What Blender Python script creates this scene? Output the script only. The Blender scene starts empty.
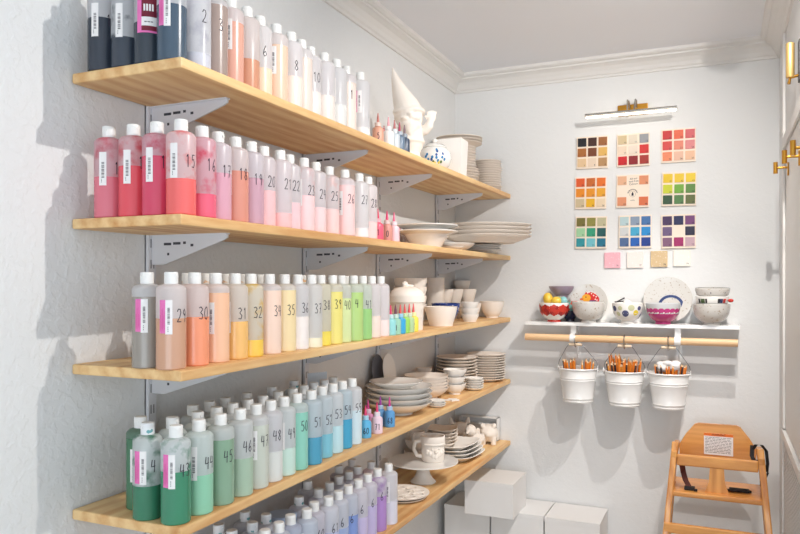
import bpy, bmesh, math, random
from mathutils import Vector, Matrix
random.seed(7)
PI = math.pi
sc = bpy.context.scene
col = sc.collection

# ------------------------------------------------------------------ camera
F = 725.5; YAW = .4182; Y0 = 283.0; CAM = Vector((1.2555, 0.0, 1.40))
cd = bpy.data.cameras.new('camera'); cam = bpy.data.objects.new('camera', cd); col.objects.link(cam)
cam.location = CAM; cam.rotation_euler = (PI/2, 0, YAW)
cd.sensor_width = 36; cd.lens = F/800*36; cd.shift_y = (Y0-267)/800; cd.clip_start = .02
sc.camera = cam
# ------------------------------------------------------------------ world, lights, exposure
w = bpy.data.worlds.new('world'); sc.world = w; w.use_nodes = True
w.node_tree.nodes['Background'].inputs[0].default_value = (.82, .9, 1, 1)
w.node_tree.nodes['Background'].inputs[1].default_value = .6

def area(name, loc, rot, sx, sy, power, color):
    l = bpy.data.lights.new(name, 'AREA'); l.shape = 'RECTANGLE'; l.size = sx; l.size_y = sy
    l.energy = power; l.color = color
    o = bpy.data.objects.new(name, l); col.objects.link(o); o.location = loc; o.rotation_euler = rot
    return o
# added soft fill lights, no real windows: behind the camera and across the room
area('fill_light_front', (1.7, -2.35, 1.25), (PI/2+.68, 0, 0), 3.0, 1.9, 80, (.8, .905, 1))
area('fill_light_side', (3.33, .6, 1.5), (PI/2, 0, PI/2), 2.6, 1.7, 11, (.8, .905, 1))
def bulb(name, loc, power, color=(1, .955, .91), r=.009, aim=None, angle=2.6):
    l = bpy.data.lights.new(name, 'SPOT' if aim else 'POINT'); l.energy = power; l.color = color; l.shadow_soft_size = r
    o = bpy.data.objects.new(name, l); col.objects.link(o); o.location = loc
    if aim:
        l.spot_size = angle; l.spot_blend = .9
        o.rotation_euler = (Vector(aim)-Vector(loc)).to_track_quat('-Z', 'Y').to_euler()
    return o
TRACK = [((1.34, 1.44, 2.34), (0, 1.6, .7), 43, 2.2), ((1.42, 2.15, 2.36), (.35, 3.4, 1.2), 54, 2.05), ((1.36, 2.66, 2.37), (.68, 3.5, .35), 54, 1.1)]
for i, (p, a, e, an) in enumerate(TRACK):
    bulb('track_bulb', p, e, aim=a, angle=an)
sc.view_settings.view_transform = 'Standard'; sc.view_settings.look = 'None'
sc.view_settings.gamma = 1; sc.view_settings.exposure = .04; sc.view_settings.use_curve_mapping = False

# ------------------------------------------------------------------ ray helpers: a photo point on a real plane of the room
def ray(px, py):
    l = (px-400)/F; z = (Y0-py)/F
    return Vector((math.cos(YAW)*l-math.sin(YAW), math.cos(YAW)+math.sin(YAW)*l, z))
def on_x(px, py, X):
    r = ray(px, py); return CAM + r*((X-CAM.x)/r.x)
def on_y(px, py, Y):
    r = ray(px, py); return CAM + r*((Y-CAM.y)/r.y)
def on_z(px, py, Z):
    r = ray(px, py); return CAM + r*((Z-CAM.z)/r.z)
def depth(P):
    d = Vector(P)-CAM; return -math.sin(YAW)*d.x + math.cos(YAW)*d.y

# ------------------------------------------------------------------ materials
def lin(c):
    return tuple(((v/255)/12.92 if v/255 <= .04045 else ((v/255+.055)/1.055)**2.4) for v in c) + (1,)
MC = {}
def mat(name, rgb, rough=.5, metal=0, coat=0, spec=.5, bump=None, speck=None, trans=0, sub=0):
    k = (name, rgb)
    if k in MC: return MC[k]
    m = bpy.data.materials.new(name); m.use_nodes = True; nt = m.node_tree; b = nt.nodes['Principled BSDF']
    b.inputs['Base Color'].default_value = lin(rgb); b.inputs['Roughness'].default_value = rough
    b.inputs['Metallic'].default_value = metal; b.inputs['Coat Weight'].default_value = coat
    b.inputs['Specular IOR Level'].default_value = spec
    if sub:
        b.inputs['Subsurface Weight'].default_value = sub; b.inputs['Subsurface Radius'].default_value = (.01, .01, .01)
    tc = nt.nodes.new('ShaderNodeTexCoord')
    if bump:
        n = nt.nodes.new('ShaderNodeTexNoise'); n.inputs['Scale'].default_value = bump[0]; n.inputs['Detail'].default_value = 4
        bp = nt.nodes.new('ShaderNodeBump'); bp.inputs['Strength'].default_value = bump[1]; bp.inputs['Distance'].default_value = bump[2]
        nt.links.new(tc.outputs['Object'], n.inputs['Vector']); nt.links.new(n.outputs[0], bp.inputs['Height'])
        nt.links.new(bp.outputs[0], b.inputs['Normal'])
    if speck:   # (scale, threshold, colour)
        n = nt.nodes.new('ShaderNodeTexNoise'); n.inputs['Scale'].default_value = speck[0]; n.inputs['Detail'].default_value = 2
        r = nt.nodes.new('ShaderNodeValToRGB'); r.color_ramp.elements[0].position = speck[1]; r.color_ramp.elements[1].position = speck[1]+.03
        mx = nt.nodes.new('ShaderNodeMix'); mx.data_type = 'RGBA'
        mx.inputs[6].default_value = lin(rgb); mx.inputs[7].default_value = lin(speck[2])
        nt.links.new(tc.outputs['Object'], n.inputs['Vector']); nt.links.new(n.outputs[0], r.inputs[0])
        nt.links.new(r.outputs[0], mx.inputs[0]); nt.links.new(mx.outputs[2], b.inputs['Base Color'])
    MC[k] = m; return m

def wall_mat(name, rgb, strength):
    m = bpy.data.materials.new(name); m.use_nodes = True; nt = m.node_tree; b = nt.nodes['Principled BSDF']
    b.inputs['Roughness'].default_value = .75; b.inputs['Specular IOR Level'].default_value = .25
    tc = nt.nodes.new('ShaderNodeTexCoord')
    n = nt.nodes.new('ShaderNodeTexNoise'); n.inputs['Scale'].default_value = 52; n.inputs['Detail'].default_value = 2; n.inputs['Distortion'].default_value = .15
    r = nt.nodes.new('ShaderNodeValToRGB'); r.color_ramp.elements[0].position = .46; r.color_ramp.elements[1].position = .6
    n2 = nt.nodes.new('ShaderNodeTexNoise'); n2.inputs['Scale'].default_value = 150; n2.inputs['Detail'].default_value = 3
    ad = nt.nodes.new('ShaderNodeMath'); ad.operation = 'MULTIPLY_ADD'; ad.inputs[1].default_value = .3
    bp = nt.nodes.new('ShaderNodeBump'); bp.inputs['Strength'].default_value = strength; bp.inputs['Distance'].default_value = .0022
    n3 = nt.nodes.new('ShaderNodeTexNoise'); n3.inputs['Scale'].default_value = 1.6; n3.inputs['Detail'].default_value = 4
    mx = nt.nodes.new('ShaderNodeMix'); mx.data_type = 'RGBA'
    mx.inputs[6].default_value = lin(rgb); mx.inputs[7].default_value = lin(tuple(v*.975 for v in rgb))
    L = nt.links.new
    for q in (n, n2, n3): L(tc.outputs['Object'], q.inputs['Vector'])
    L(n.outputs[0], r.inputs[0]); L(n2.outputs[0], ad.inputs[0]); L(r.outputs[0], ad.inputs[2]); L(ad.outputs[0], bp.inputs['Height'])
    L(bp.outputs[0], b.inputs['Normal']); L(n3.outputs[0], mx.inputs[0]); L(mx.outputs[2], b.inputs['Base Color'])
    return m

def wood(name, a, b_, axis='Y', scale=1.0, rough=.45, coat=0, knots=.25, ring=(14, 1.2)):
    k = (name, a, b_, axis)
    if k in MC: return MC[k]
    m = bpy.data.materials.new(name); m.use_nodes = True; nt = m.node_tree; b = nt.nodes['Principled BSDF']; L = nt.links.new
    b.inputs['Roughness'].default_value = rough; b.inputs['Coat Weight'].default_value = coat
    tc = nt.nodes.new('ShaderNodeTexCoord'); mp = nt.nodes.new('ShaderNodeMapping')
    s = {'X': (.12, 1, 1), 'Y': (1, .12, 1), 'Z': (1, 1, .12)}[axis]
    mp.inputs['Scale'].default_value = tuple(v*scale for v in s)
    oi = nt.nodes.new('ShaderNodeObjectInfo'); cmb = nt.nodes.new('ShaderNodeCombineXYZ')
    ml = nt.nodes.new('ShaderNodeMath'); ml.operation = 'MULTIPLY'; ml.inputs[1].default_value = 7
    L(oi.outputs['Random'], ml.inputs[0]); L(ml.outputs[0], cmb.inputs[0]); L(ml.outputs[0], cmb.inputs[1]); L(cmb.outputs[0], mp.inputs['Location'])
    wv = nt.nodes.new('ShaderNodeTexWave'); wv.wave_type = 'RINGS'; wv.rings_direction = axis
    wv.inputs['Scale'].default_value = ring[0]; wv.inputs['Distortion'].default_value = 5; wv.inputs['Detail'].default_value = 2; wv.inputs['Detail Scale'].default_value = ring[1]
    nz = nt.nodes.new('ShaderNodeTexNoise'); nz.inputs['Scale'].default_value = 95; nz.inputs['Detail'].default_value = 5
    n4 = nt.nodes.new('ShaderNodeTexNoise'); n4.inputs['Scale'].default_value = 11; n4.inputs['Detail'].default_value = 6; n4.inputs['Distortion'].default_value = 1.2
    ad = nt.nodes.new('ShaderNodeMath'); ad.operation = 'MULTIPLY_ADD'; ad.inputs[1].default_value = .22
    ad2 = nt.nodes.new('ShaderNodeMath'); ad2.operation = 'MULTIPLY_ADD'; ad2.inputs[1].default_value = .4
    cr = nt.nodes.new('ShaderNodeValToRGB'); cr.color_ramp.elements[0].position = .45; cr.color_ramp.elements[1].position = 1.0
    cr.color_ramp.elements[0].color = lin(a); cr.color_ramp.elements[1].color = lin(b_)
    L(tc.outputs['Object'], mp.inputs['Vector'])
    for q in (wv, nz, n4): L(mp.outputs[0], q.inputs['Vector'])
    L(wv.outputs[1], ad.inputs[0]); L(nz.outputs[0], ad2.inputs[0]); L(n4.outputs[0], ad2.inputs[2]); L(ad2.outputs[0], ad.inputs[2])
    L(ad.outputs[0], cr.inputs[0])
    vo = nt.nodes.new('ShaderNodeTexVoronoi'); vo.inputs['Scale'].default_value = 3.2
    mp2 = nt.nodes.new('ShaderNodeMapping'); s2 = {'X': (.5, 1.6, 1.6), 'Y': (1.6, .5, 1.6), 'Z': (1.6, 1.6, .5)}[axis]; mp2.inputs['Scale'].default_value = s2
    L(tc.outputs['Object'], mp2.inputs['Vector']); L(cmb.outputs[0], mp2.inputs['Location']); L(mp2.outputs[0], vo.inputs['Vector'])
    k2 = nt.nodes.new('ShaderNodeValToRGB'); k2.color_ramp.elements[0].position = .025; k2.color_ramp.elements[0].color = (knots*2, )*3+(1,); k2.color_ramp.elements[1].position = .06; k2.color_ramp.elements[1].color = (0, 0, 0, 1)
    L(vo.outputs['Distance'], k2.inputs[0])
    mx = nt.nodes.new('ShaderNodeMix'); mx.data_type = 'RGBA'; mx.inputs[7].default_value = lin((130, 80, 40))
    L(k2.outputs[0], mx.inputs[0]); L(cr.outputs[0], mx.inputs[6]); L(mx.outputs[2], b.inputs['Base Color'])
    bp = nt.nodes.new('ShaderNodeBump'); bp.inputs['Strength'].default_value = .15; bp.inputs['Distance'].default_value = .001
    L(ad2.outputs[0], bp.inputs['Height']); L(bp.outputs[0], b.inputs['Normal'])
    MC[k] = m; return m

def milky(rgb, splat=None, clear=.14):
    """frosted squeeze-bottle plastic; residue of paint clings to the inside"""
    k = ('milky', rgb, splat)
    if k in MC: return MC[k]
    m = bpy.data.materials.new('frosted_plastic'); m.use_nodes = True; nt = m.node_tree; L = nt.links.new
    b = nt.nodes['Principled BSDF']; out = nt.nodes['Material Output']
    b.inputs['Roughness'].default_value = .28; b.inputs['Base Color'].default_value = lin(rgb)
    tl = nt.nodes.new('ShaderNodeBsdfTranslucent'); tl.inputs[0].default_value = lin(rgb)
    tr = nt.nodes.new('ShaderNodeBsdfTransparent')
    m1 = nt.nodes.new('ShaderNodeMixShader'); m1.inputs[0].default_value = .42
    m2 = nt.nodes.new('ShaderNodeMixShader'); m2.inputs[0].default_value = clear
    L(b.outputs[0], m1.inputs[1]); L(tl.outputs[0], m1.inputs[2]); L(m1.outputs[0], m2.inputs[1]); L(tr.outputs[0], m2.inputs[2]); L(m2.outputs[0], out.inputs[0])
    if splat:
        tc = nt.nodes.new('ShaderNodeTexCoord'); n = nt.nodes.new('ShaderNodeTexNoise'); n.inputs['Scale'].default_value = 28; n.inputs['Detail'].default_value = 5
        oi = nt.nodes.new('ShaderNodeObjectInfo'); va = nt.nodes.new('ShaderNodeVectorMath'); va.operation = 'ADD'
        L(tc.outputs['Object'], va.inputs[0]); L(oi.outputs['Random'], va.inputs[1]); L(va.outputs[0], n.inputs['Vector'])
        r = nt.nodes.new('ShaderNodeValToRGB'); r.color_ramp.elements[0].position = .5; r.color_ramp.elements[1].position = .68
        mx = nt.nodes.new('ShaderNodeMix'); mx.data_type = 'RGBA'; mx.inputs[6].default_value = lin(rgb); mx.inputs[7].default_value = lin(splat)
        L(n.outputs[0], r.inputs[0]); L(r.outputs[0], mx.inputs[0]); L(mx.outputs[2], b.inputs['Base Color']); L(mx.outputs[2], tl.inputs[0])
    MC[k] = m; return m

M_WALL = wall_mat('wall_paint', (236, 236, 235), .3)
M_WALLB = wall_mat('smooth_wall_paint', (236, 236, 235), .12)
M_CEIL = mat('ceiling_paint', (244, 245, 249), .8, spec=.2)
M_TRIM = mat('trim_paint', (232, 229, 225), .45)
M_FLOOR = wood('floor_planks', (190, 180, 168), (212, 202, 190), 'Y')
M_PINE = wood('pine_board', (208, 144, 82), (245, 208, 150), 'Y', rough=.5, ring=(7, 1.0))
M_BEECH = wood('beech_rod', (228, 180, 130), (243, 208, 165), 'X', knots=0)
M_CHAIR = wood('varnished_rubberwood', (188, 112, 44), (234, 168, 92), 'X', rough=.3, coat=.4, knots=0)
M_CHAIRZ = wood('varnished_rubberwood', (188, 112, 44), (234, 168, 92), 'Z', rough=.3, coat=.4, knots=0)
M_GRIP = wood('grip_wood', (236, 208, 172), (246, 226, 198), 'X', knots=0)
M_STEEL = mat('white_steel', (222, 222, 226), .4)
M_SLOT = mat('slot_dark', (66, 66, 74), .7)
M_CAP = mat('cap_plastic', (242, 240, 236), .35, sub=.0)
M_CAPS = mat('cap_plastic_stained', (242, 238, 230), .4, speck=(55, .62, (240, 190, 140)))
M_CAPT = mat('cap_plastic_teal', (240, 240, 240), .4, speck=(60, .62, (110, 170, 175)))
M_INK = mat('marker_ink', (38, 30, 48), .6)
M_PAPER = mat('label_paper', (246, 242, 240), .6)
M_PINK = mat('label_pink', (238, 120, 185), .6)
M_MAROON = mat('label_maroon', (120, 20, 45), .6)
M_BAR = mat('label_print', (95, 88, 92), .6)
M_BISQ = mat('bisque', (250, 240, 229), .8, spec=.25)
M_BISQW = mat('bisque_white', (249, 245, 239), .75, spec=.25)
M_GLAZE = mat('white_glaze', (246, 243, 238), .15, coat=.4)
M_SPECK = mat('speckled_glaze', (214, 210, 204), .2, coat=.3, speck=(110, .64, (176, 158, 138)))
M_BRASS = mat('brass', (205, 150, 62), .28, metal=1)
M_CHROME = mat('nickel', (190, 185, 178), .25, metal=1)
M_WIRE = mat('wire', (120, 122, 128), .35, metal=.8)
M_ENAMEL = mat('white_enamel', (246, 245, 243), .25, coat=.4)
M_BLACK = mat('black_webbing', (28, 24, 26), .7)
M_BROWN = mat('brown_webbing', (92, 40, 30), .7)
M_CARD = mat('white_cardboard', (236, 234, 232), .6)
M_TILE = mat('cream_tile', (250, 232, 212), .35, coat=.3)

# ------------------------------------------------------------------ mesh builder
class MB:
    def __init__(s): s.v = []; s.f = []; s.m = []; s.sm = []
    def add(s, vs, fs, m=0, smooth=False):
        o = len(s.v); s.v += [Vector(p) for p in vs]
        for f in fs: s.f.append(tuple(i+o for i in f)); s.m.append(m); s.sm.append(smooth)
        return o
    def box(s, x0, y0, z0, x1, y1, z1, m=0, M=None, bev=0):
        if bev:
            b = min(bev, (x1-x0)/2.01, (y1-y0)/2.01, (z1-z0)/2.01)
            bm = bmesh.new(); bmesh.ops.create_cube(bm, size=1)
            for v in bm.verts: v.co = Vector(((x0+x1)/2+v.co.x*(x1-x0), (y0+y1)/2+v.co.y*(y1-y0), (z0+z1)/2+v.co.z*(z1-z0)))
            bmesh.ops.bevel(bm, geom=list(bm.edges), offset=b, segments=2, affect='EDGES', profile=.6)
            bm.verts.index_update(); vs = [v.co.copy() for v in bm.verts]; fs = [[v.index for v in f.verts] for f in bm.faces]; bm.free()
            if M: vs = [M @ p for p in vs]
            s.add(vs, fs, m); return s
        vs = [(x0,y0,z0),(x1,y0,z0),(x1,y1,z0),(x0,y1,z0),(x0,y0,z1),(x1,y0,z1),(x1,y1,z1),(x0,y1,z1)]
        if M: vs = [M @ Vector(p) for p in vs]
        s.add(vs, [(0,3,2,1),(4,5,6,7),(0,1,5,4),(1,2,6,5),(2,3,7,6),(3,0,4,7)], m); return s
    def lathe(s, prof, seg=32, m=0, M=None, mats=None, fn=None, smooth=True):
        vs = []; fs = []; idx = []
        for r, z in prof:
            if r < 1e-6: idx.append([len(vs)]); vs.append(Vector((0, 0, z)))
            else:
                idx.append(list(range(len(vs), len(vs)+seg)))
                for k in range(seg):
                    a = 2*PI*k/seg; rr = r*(fn(a, z) if fn else 1)
                    vs.append(Vector((rr*math.cos(a), rr*math.sin(a), z)))
        ms = []
        for j in range(len(prof)-1):
            A, B = idx[j], idx[j+1]; mm = mats[j] if mats else m
            for k in range(seg):
                k2 = (k+1) % seg
                if len(A) == 1 and len(B) == 1: continue
                if len(A) == 1: fs.append((A[0], B[k2], B[k]))
                elif len(B) == 1: fs.append((A[k], A[k2], B[0]))
                else: fs.append((A[k], A[k2], B[k2], B[k]))
                ms.append(mm)
        if M: vs = [M @ p for p in vs]
        o = len(s.v); s.v += vs
        for f, q in zip(fs, ms): s.f.append(tuple(i+o for i in f)); s.m.append(q); s.sm.append(smooth)
        return s
    def tube(s, pts, r, seg=8, m=0, closed=False):
        pts = [Vector(p) for p in pts]; n = len(pts); rs = r if isinstance(r, (list, tuple)) else [r]*n
        vs = []; up = Vector((0, 0, 1)); prev = None
        for i, p in enumerate(pts):
            a = pts[i-1] if (i > 0 or closed) else p; b = pts[(i+1) % n] if (i < n-1 or closed) else p
            t = (b-a).normalized()
            if prev is None:
                q = up if abs(t.z) < .9 else Vector((1, 0, 0)); u = t.cross(q).normalized()
            else: u = (prev - t*prev.dot(t)).normalized()
            prev = u; v = t.cross(u)
            for k in range(seg):
                an = 2*PI*k/seg; vs.append(p + (u*math.cos(an)+v*math.sin(an))*rs[i])
        fs = []
        for i in range(n if closed else n-1):
            for k in range(seg):
                a = i*seg+k; b = i*seg+(k+1) % seg; c = ((i+1) % n)*seg+(k+1) % seg; d = ((i+1) % n)*seg+k
                fs.append((a, b, c, d))
        if not closed: fs.append(tuple(range(seg))[::-1]); fs.append(tuple(range((n-1)*seg, n*seg)))
        s.add(vs, fs, m, True); return s
    def blob(s, c, r, m=0, seg=16, rings=10, M=None):
        prof = [(math.sin(PI*i/rings), -math.cos(PI*i/rings)) for i in range(rings+1)]
        prof[0] = (0, -1); prof[-1] = (0, 1)
        T = Matrix.Translation(c) @ (M or Matrix.Identity(4)) @ Matrix.Diagonal((r[0], r[1], r[2], 1))
        s.lathe(prof, seg, m, T); return s
    def prism(s, poly, M, th, m=0):
        """poly in local xy, extruded along local z by th"""
        n = len(poly); vs = [M @ Vector((x, y, 0)) for x, y in poly] + [M @ Vector((x, y, th)) for x, y in poly]
        fs = [tuple(range(n))[::-1], tuple(range(n, 2*n))] + [(i, (i+1) % n, n+(i+1) % n, n+i) for i in range(n)]
        s.add(vs, fs, m); return s
    def mesh(s, name, mats):
        me = bpy.data.meshes.new(name); me.from_pydata(s.v, [], s.f)
        for q in (mats if isinstance(mats, (list, tuple)) else [mats]): me.materials.append(q)
        for p, mm, sm in zip(me.polygons, s.m, s.sm): p.material_index = mm; p.use_smooth = sm
        me.update()
        if any(s.sm):
            try: me.set_sharp_from_angle(angle=math.radians(38))
            except Exception: pass
        return me
    def build(s, name, mats, parent=None, loc=(0, 0, 0), rot=(0, 0, 0)):
        return link(name, s.mesh(name, mats), parent, loc, rot)

def link(name, me, parent=None, loc=(0, 0, 0), rot=(0, 0, 0)):
    o = bpy.data.objects.new(name, me); col.objects.link(o); o.location = loc; o.rotation_euler = rot
    if parent: o.parent = parent
    return o
def tag(o, label=None, cat=None, group=None, kind=None):
    if label: o['label'] = label
    if cat: o['category'] = cat
    if group: o['group'] = group
    if kind: o['kind'] = kind
    return o
def empty(name, loc, label, cat, group=None, rz=0, rot=None):
    o = bpy.data.objects.new(name, None); col.objects.link(o); o.location = loc; o.rotation_euler = rot or (0, 0, rz); o.empty_display_size = .02
    return tag(o, label, cat, group)
def T(x, y, z): return Matrix.Translation((x, y, z))
def RX(a): return Matrix.Rotation(a, 4, 'X')
def RY(a): return Matrix.Rotation(a, 4, 'Y')
def RZ(a): return Matrix.Rotation(a, 4, 'Z')
ORD = ['first', 'second', 'third', 'fourth', 'fifth', 'sixth', 'seventh', 'eighth', 'ninth', 'tenth', 'eleventh', 'twelfth', 'thirteenth', 'fourteenth', 'fifteenth', 'sixteenth', 'seventeenth', 'eighteenth', 'nineteenth', 'twentieth']
SHN = ['top', 'second', 'third', 'fourth', 'bottom']

# ------------------------------------------------------------------ structure
X0 = -.016; YB = 3.569; XR = 1.483; ZC = 2.468; YN = 1.130
def st(o): return tag(o, kind='structure')
st(MB().box(-.12, -2.5, 0, X0, YB+.1, ZC).build('wall_left', M_WALL))
st(MB().box(X0, YB, 0, XR+.1, YB+.1, ZC).build('wall_back', M_WALLB))
st(MB().box(XR, 2.2, 0, XR+.1, YB, ZC).build('wall_right', M_WALL))
st(MB().box(XR+.1, 2.2, 0, 3.4, 2.3, ZC).build('wall_return', M_WALL))
st(MB().box(3.4, -2.5, 0, 3.5, 2.3, ZC).build('wall_side', M_WALL))
st(MB().box(-.1, -2.6, 0, 3.5, -2.5, ZC).build('wall_front', M_WALL))
st(MB().box(-.1, -2.6, -.1, 3.5, YB+.1, 0).build('floor', M_FLOOR))
st(MB().box(-.1, -2.6, ZC, 3.5, YB+.1, ZC+.1).build('ceiling', M_CEIL))
# crown moulding: profile (distance from wall, height)
CP = [(0, 2.382), (.008, 2.383), (.010, 2.392), (.016, 2.398), (.022, 2.412), (.034, 2.428), (.05, 2.438), (.056, 2.440), (.057, 2.448), (.066, 2.450), (.074, 2.456), (.078, 2.468)]
def crown(name, pts):
    mb = MB(); n = len(CP)
    vs = [(f(d)[0], f(d)[1], z) for f in pts for d, z in CP]
    vs += [(pts[0](0)[0], pts[0](0)[1], ZC), (pts[1](0)[0], pts[1](0)[1], ZC)]
    fs = [(i, i+1, n+i+1, n+i) for i in range(n-1)] + [tuple(range(n))+(2*n,), tuple(range(n, 2*n))+(2*n+1,), (0, n, 2*n+1, 2*n), (n-1, 2*n-1, 2*n+1, 2*n)]
    mb.add(vs, fs); st(mb.build(name, M_TRIM))
crown('trim_1', [lambda d: (X0+d, -2.5), lambda d: (X0+d, YB-d)])
crown('trim_2', [lambda d: (X0+d, YB-d), lambda d: (XR-d, YB-d)])
crown('trim_3', [lambda d: (XR-d, YB-d), lambda d: (XR-d, 2.2)])

# ------------------------------------------------------------------ wall standards, brackets, shelves
TH = .022; SW = .2814; Z = [1.847-.31*i for i in range(5)]
RAILS = [1.36, 2.075, 2.635, 3.29]
PL = ['nearest the camera', 'second from the camera', 'third from the camera', 'nearest the back wall']
for j, y in enumerate(RAILS):
    mb = MB()
    mb.box(0, -.0125, 0, .003, .0125, 1.62); mb.box(0, -.0125, 0, .012, -.0105, 1.62); mb.box(0, .0105, 0, .012, .0125, 1.62)
    mb.box(.003, -.0105, 0, .012, .0105, 1.62)
    k = 0
    while k*.05 < 1.58:
        for s in (-1, 1): mb.box(.0118, s*.0048-.0013, .015+k*.05, .0122, s*.0048+.0013, .036+k*.05, 1)
        k += 1
    tag(mb.build('shelf_standard', [M_STEEL, M_SLOT], loc=(X0, y, .42)), 'white slotted steel shelf rail on left wall, '+PL[j], 'shelf rail', 'slotted rails on the left wall')
# bracket: tapered plate with slots, local origin at rail
def bracket_mesh():
    mb = MB()
    P = [(.012, -.072), (.012, -.003), (.235, -.003), (.235, -.012), (.225, -.017), (.05, -.072)]
    mb.prism(P, Matrix(((1, 0, 0, 0), (0, 0, -1, .0025), (0, 1, 0, 0), (0, 0, 0, 1))), .005)
    mb.box(.012, -.008, -.004, .235, .008, -.001)
    for (a, b, zz) in ((.05, .072, -.026), (.078, .1, -.025), (.108, .116, -.024), (.06, .066, -.05), (.13, .138, -.03)):
        mb.box(a, -.0029, zz, b, .0029, zz+.006, 1)
    return mb.mesh('shelf_bracket', [M_STEEL, M_SLOT])
BM = bracket_mesh()
for i in range(5):
    for j, y in enumerate(RAILS):
        tag(link('shelf_bracket', BM, None, (X0, y, Z[i]-TH+.001)), 'white steel bracket under the %s shelf, %s' % (SHN[i], PL[j]), 'bracket', 'steel brackets under the long shelves')
for i in range(5):
    bm = MB().box(X0+.003, YN, Z[i]-TH, SW, YB-.004, Z[i], bev=.0045)
    o = bm.build('wall_shelf', M_PINE, loc=(0, 0, 0))
    tag(o, 'long pine board shelf on the left wall, %s of the five' % SHN[i], 'shelf', 'pine shelves on the left wall')

# ------------------------------------------------------------------ squeeze bottles
R = .0297; HB = .164; HT = .195
DIG = {
 '0': [[(.5,1),(.15,.8),(.05,.45),(.2,.08),(.5,0),(.8,.15),(.92,.5),(.8,.88),(.5,1)]],
 '1': [[(.25,.8),(.5,1),(.5,0)]],
 '2': [[(.08,.8),(.3,1),(.7,.98),(.85,.75),(.6,.4),(.05,.02),(.95,.04)]],
 '3': [[(.1,.92),(.5,1),(.85,.8),(.4,.55),(.9,.32),(.7,.03),(.1,.08)]],
 '4': [[(.25,1),(.1,.45),(.9,.5)],[(.75,.95),(.7,0)]],
 '5': [[(.9,1),(.25,.98),(.18,.58),(.6,.65),(.9,.35),(.6,.02),(.08,.06)]],
 '6': [[(.7,1),(.25,.6),(.1,.2),(.45,0),(.85,.2),(.6,.48),(.15,.3)]],
 '7': [[(.05,.95),(.9,1),(.4,0)],[(.3,.5),(.8,.55)]],
 '8': [[(.5,.52),(.15,.78),(.5,1),(.85,.78),(.5,.52),(.1,.22),(.5,0),(.9,.22),(.5,.52)]],
 '9': [[(.85,.7),(.5,.5),(.15,.75),(.5,1),(.85,.75),(.7,0)]],
}
def digits_mesh(txt, r, h, z0, a0, wd=.001, right=None):
    """marker strokes laid round a cylinder of radius r; a0 = angle of the left end"""
    mb = MB(); w = h*.5; x = 0
    for ch in txt:
        for st_ in DIG[ch]:
            pts = []
            for (a, b) in zip(st_[:-1], st_[1:]):
                for q in range(4): t = q/4; pts.append((a[0]+(b[0]-a[0])*t, a[1]+(b[1]-a[1])*t))
            pts.append(st_[-1])
            P = [(x+px*w*.8, z0+pz*h) for px, pz in pts]
            vs = []
            for i, (px, pz) in enumerate(P):
                a = P[max(i-1, 0)]; b = P[min(i+1, len(P)-1)]; dx, dz = b[0]-a[0], b[1]-a[1]; L = math.hypot(dx, dz) or 1
                nx, nz = -dz/L*wd, dx/L*wd
                for s in (-1, 1):
                    xx, zz = px+nx*s, pz+nz*s; an = a0+xx/r
                    vs.append((r*math.cos(an), r*math.sin(an), zz))
            fs = [(2*i, 2*i+1, 2*i+3, 2*i+2) for i in range(len(P)-1)]
            mb.add(vs, fs)
        x += w*1.02
    return mb.mesh('number_mark', M_INK)
def curved_patch(mb, r, a0, a1, z0, z1, m, n=6):
    vs = []
    for i in range(n+1):
        a = a0+(a1-a0)*i/n
        vs += [(r*math.cos(a), r*math.sin(a), z0), (r*math.cos(a), r*math.sin(a), z1)]
    mb.add(vs, [(2*i, 2*i+2, 2*i+3, 2*i+1) for i in range(n)], m)
def sticker_mesh(kind):
    mb = MB(); r = R+.0004; a0 = -.75; rnd = random.Random(kind)
    if kind == 'w':
        curved_patch(mb, r, a0, a0+.52, .070, .140, 0)
        for i in range(13):
            z = .086+i*.0026; curved_patch(mb, r+.0002, a0+.18, a0+.38, z, z+rnd.choice((.0008, .0014, .0018)), 2, 3)
        for i in range(3): curved_patch(mb, r+.0002, a0+.17, a0+.21, .076+i*.003, .078+i*.003, 2, 2)
    elif kind == 'p':
        curved_patch(mb, r, a0-.12, a0+.3, .072, .138, 1)
        curved_patch(mb, r, a0+.3, a0+.76, .070, .138, 0)
        for i in range(13):
            z = .09+i*.0026; curved_patch(mb, r+.0002, a0+.44, a0+.6, z, z+rnd.choice((.0008, .0014, .0018)), 2, 3)
        for i in range(3): curved_patch(mb, r+.0002, a0+.46, a0+.5, .075+i*.004, .0775+i*.004, 2, 2)
        for i in range(9):
            a = a0-.08+i*.04
            if i % 4 != 3: curved_patch(mb, r+.0002, a, a+.012, .076+rnd.random()*.01, .105+rnd.random()*.025, 4, 1)
    else:
        curved_patch(mb, r, -.85, .75, .066, .15, 1, 14)
        curved_patch(mb, r+.0002, -.5, .5, .07, .08, 3, 8); curved_patch(mb, r+.0002, -.5, .5, .098, .15, 3, 8)
        curved_patch(mb, r+.0002, -.5, .5, .08, .098, 0, 8)
        for i in range(4): curved_patch(mb, r+.0004, -.36+i*.18, -.24+i*.18, .11, .124, 0, 2)
        for i in range(3): curved_patch(mb, r+.0004, -.3+i*.2, -.14+i*.2, .087, .089, 2, 2)
    return mb.mesh('sticker', [M_PAPER, M_PINK, M_BAR, M_MAROON, mat('label_magenta', (205, 60, 130), .6)])
STK = {k: sticker_mesh(k) for k in ('w', 'p', 'm')}
def cap_mesh(m):
    mb = MB(); prof = [(.0128, 0), (.0138, .0006), (.0138, .017), (.0134, .0175), (.0134, .0178), (.0138, .0183), (.0135, .0225), (.0125, .024), (0, .0242)]
    mb.lathe([(0, 0)]+prof, 24, fn=None)
    mb.box(.0128, -.004, .0125, .0146, .004, .017)
    return mb.mesh('cap', m)
CAPS = [cap_mesh(M_CAP), cap_mesh(M_CAPS), cap_mesh(M_CAPT)]
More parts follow.
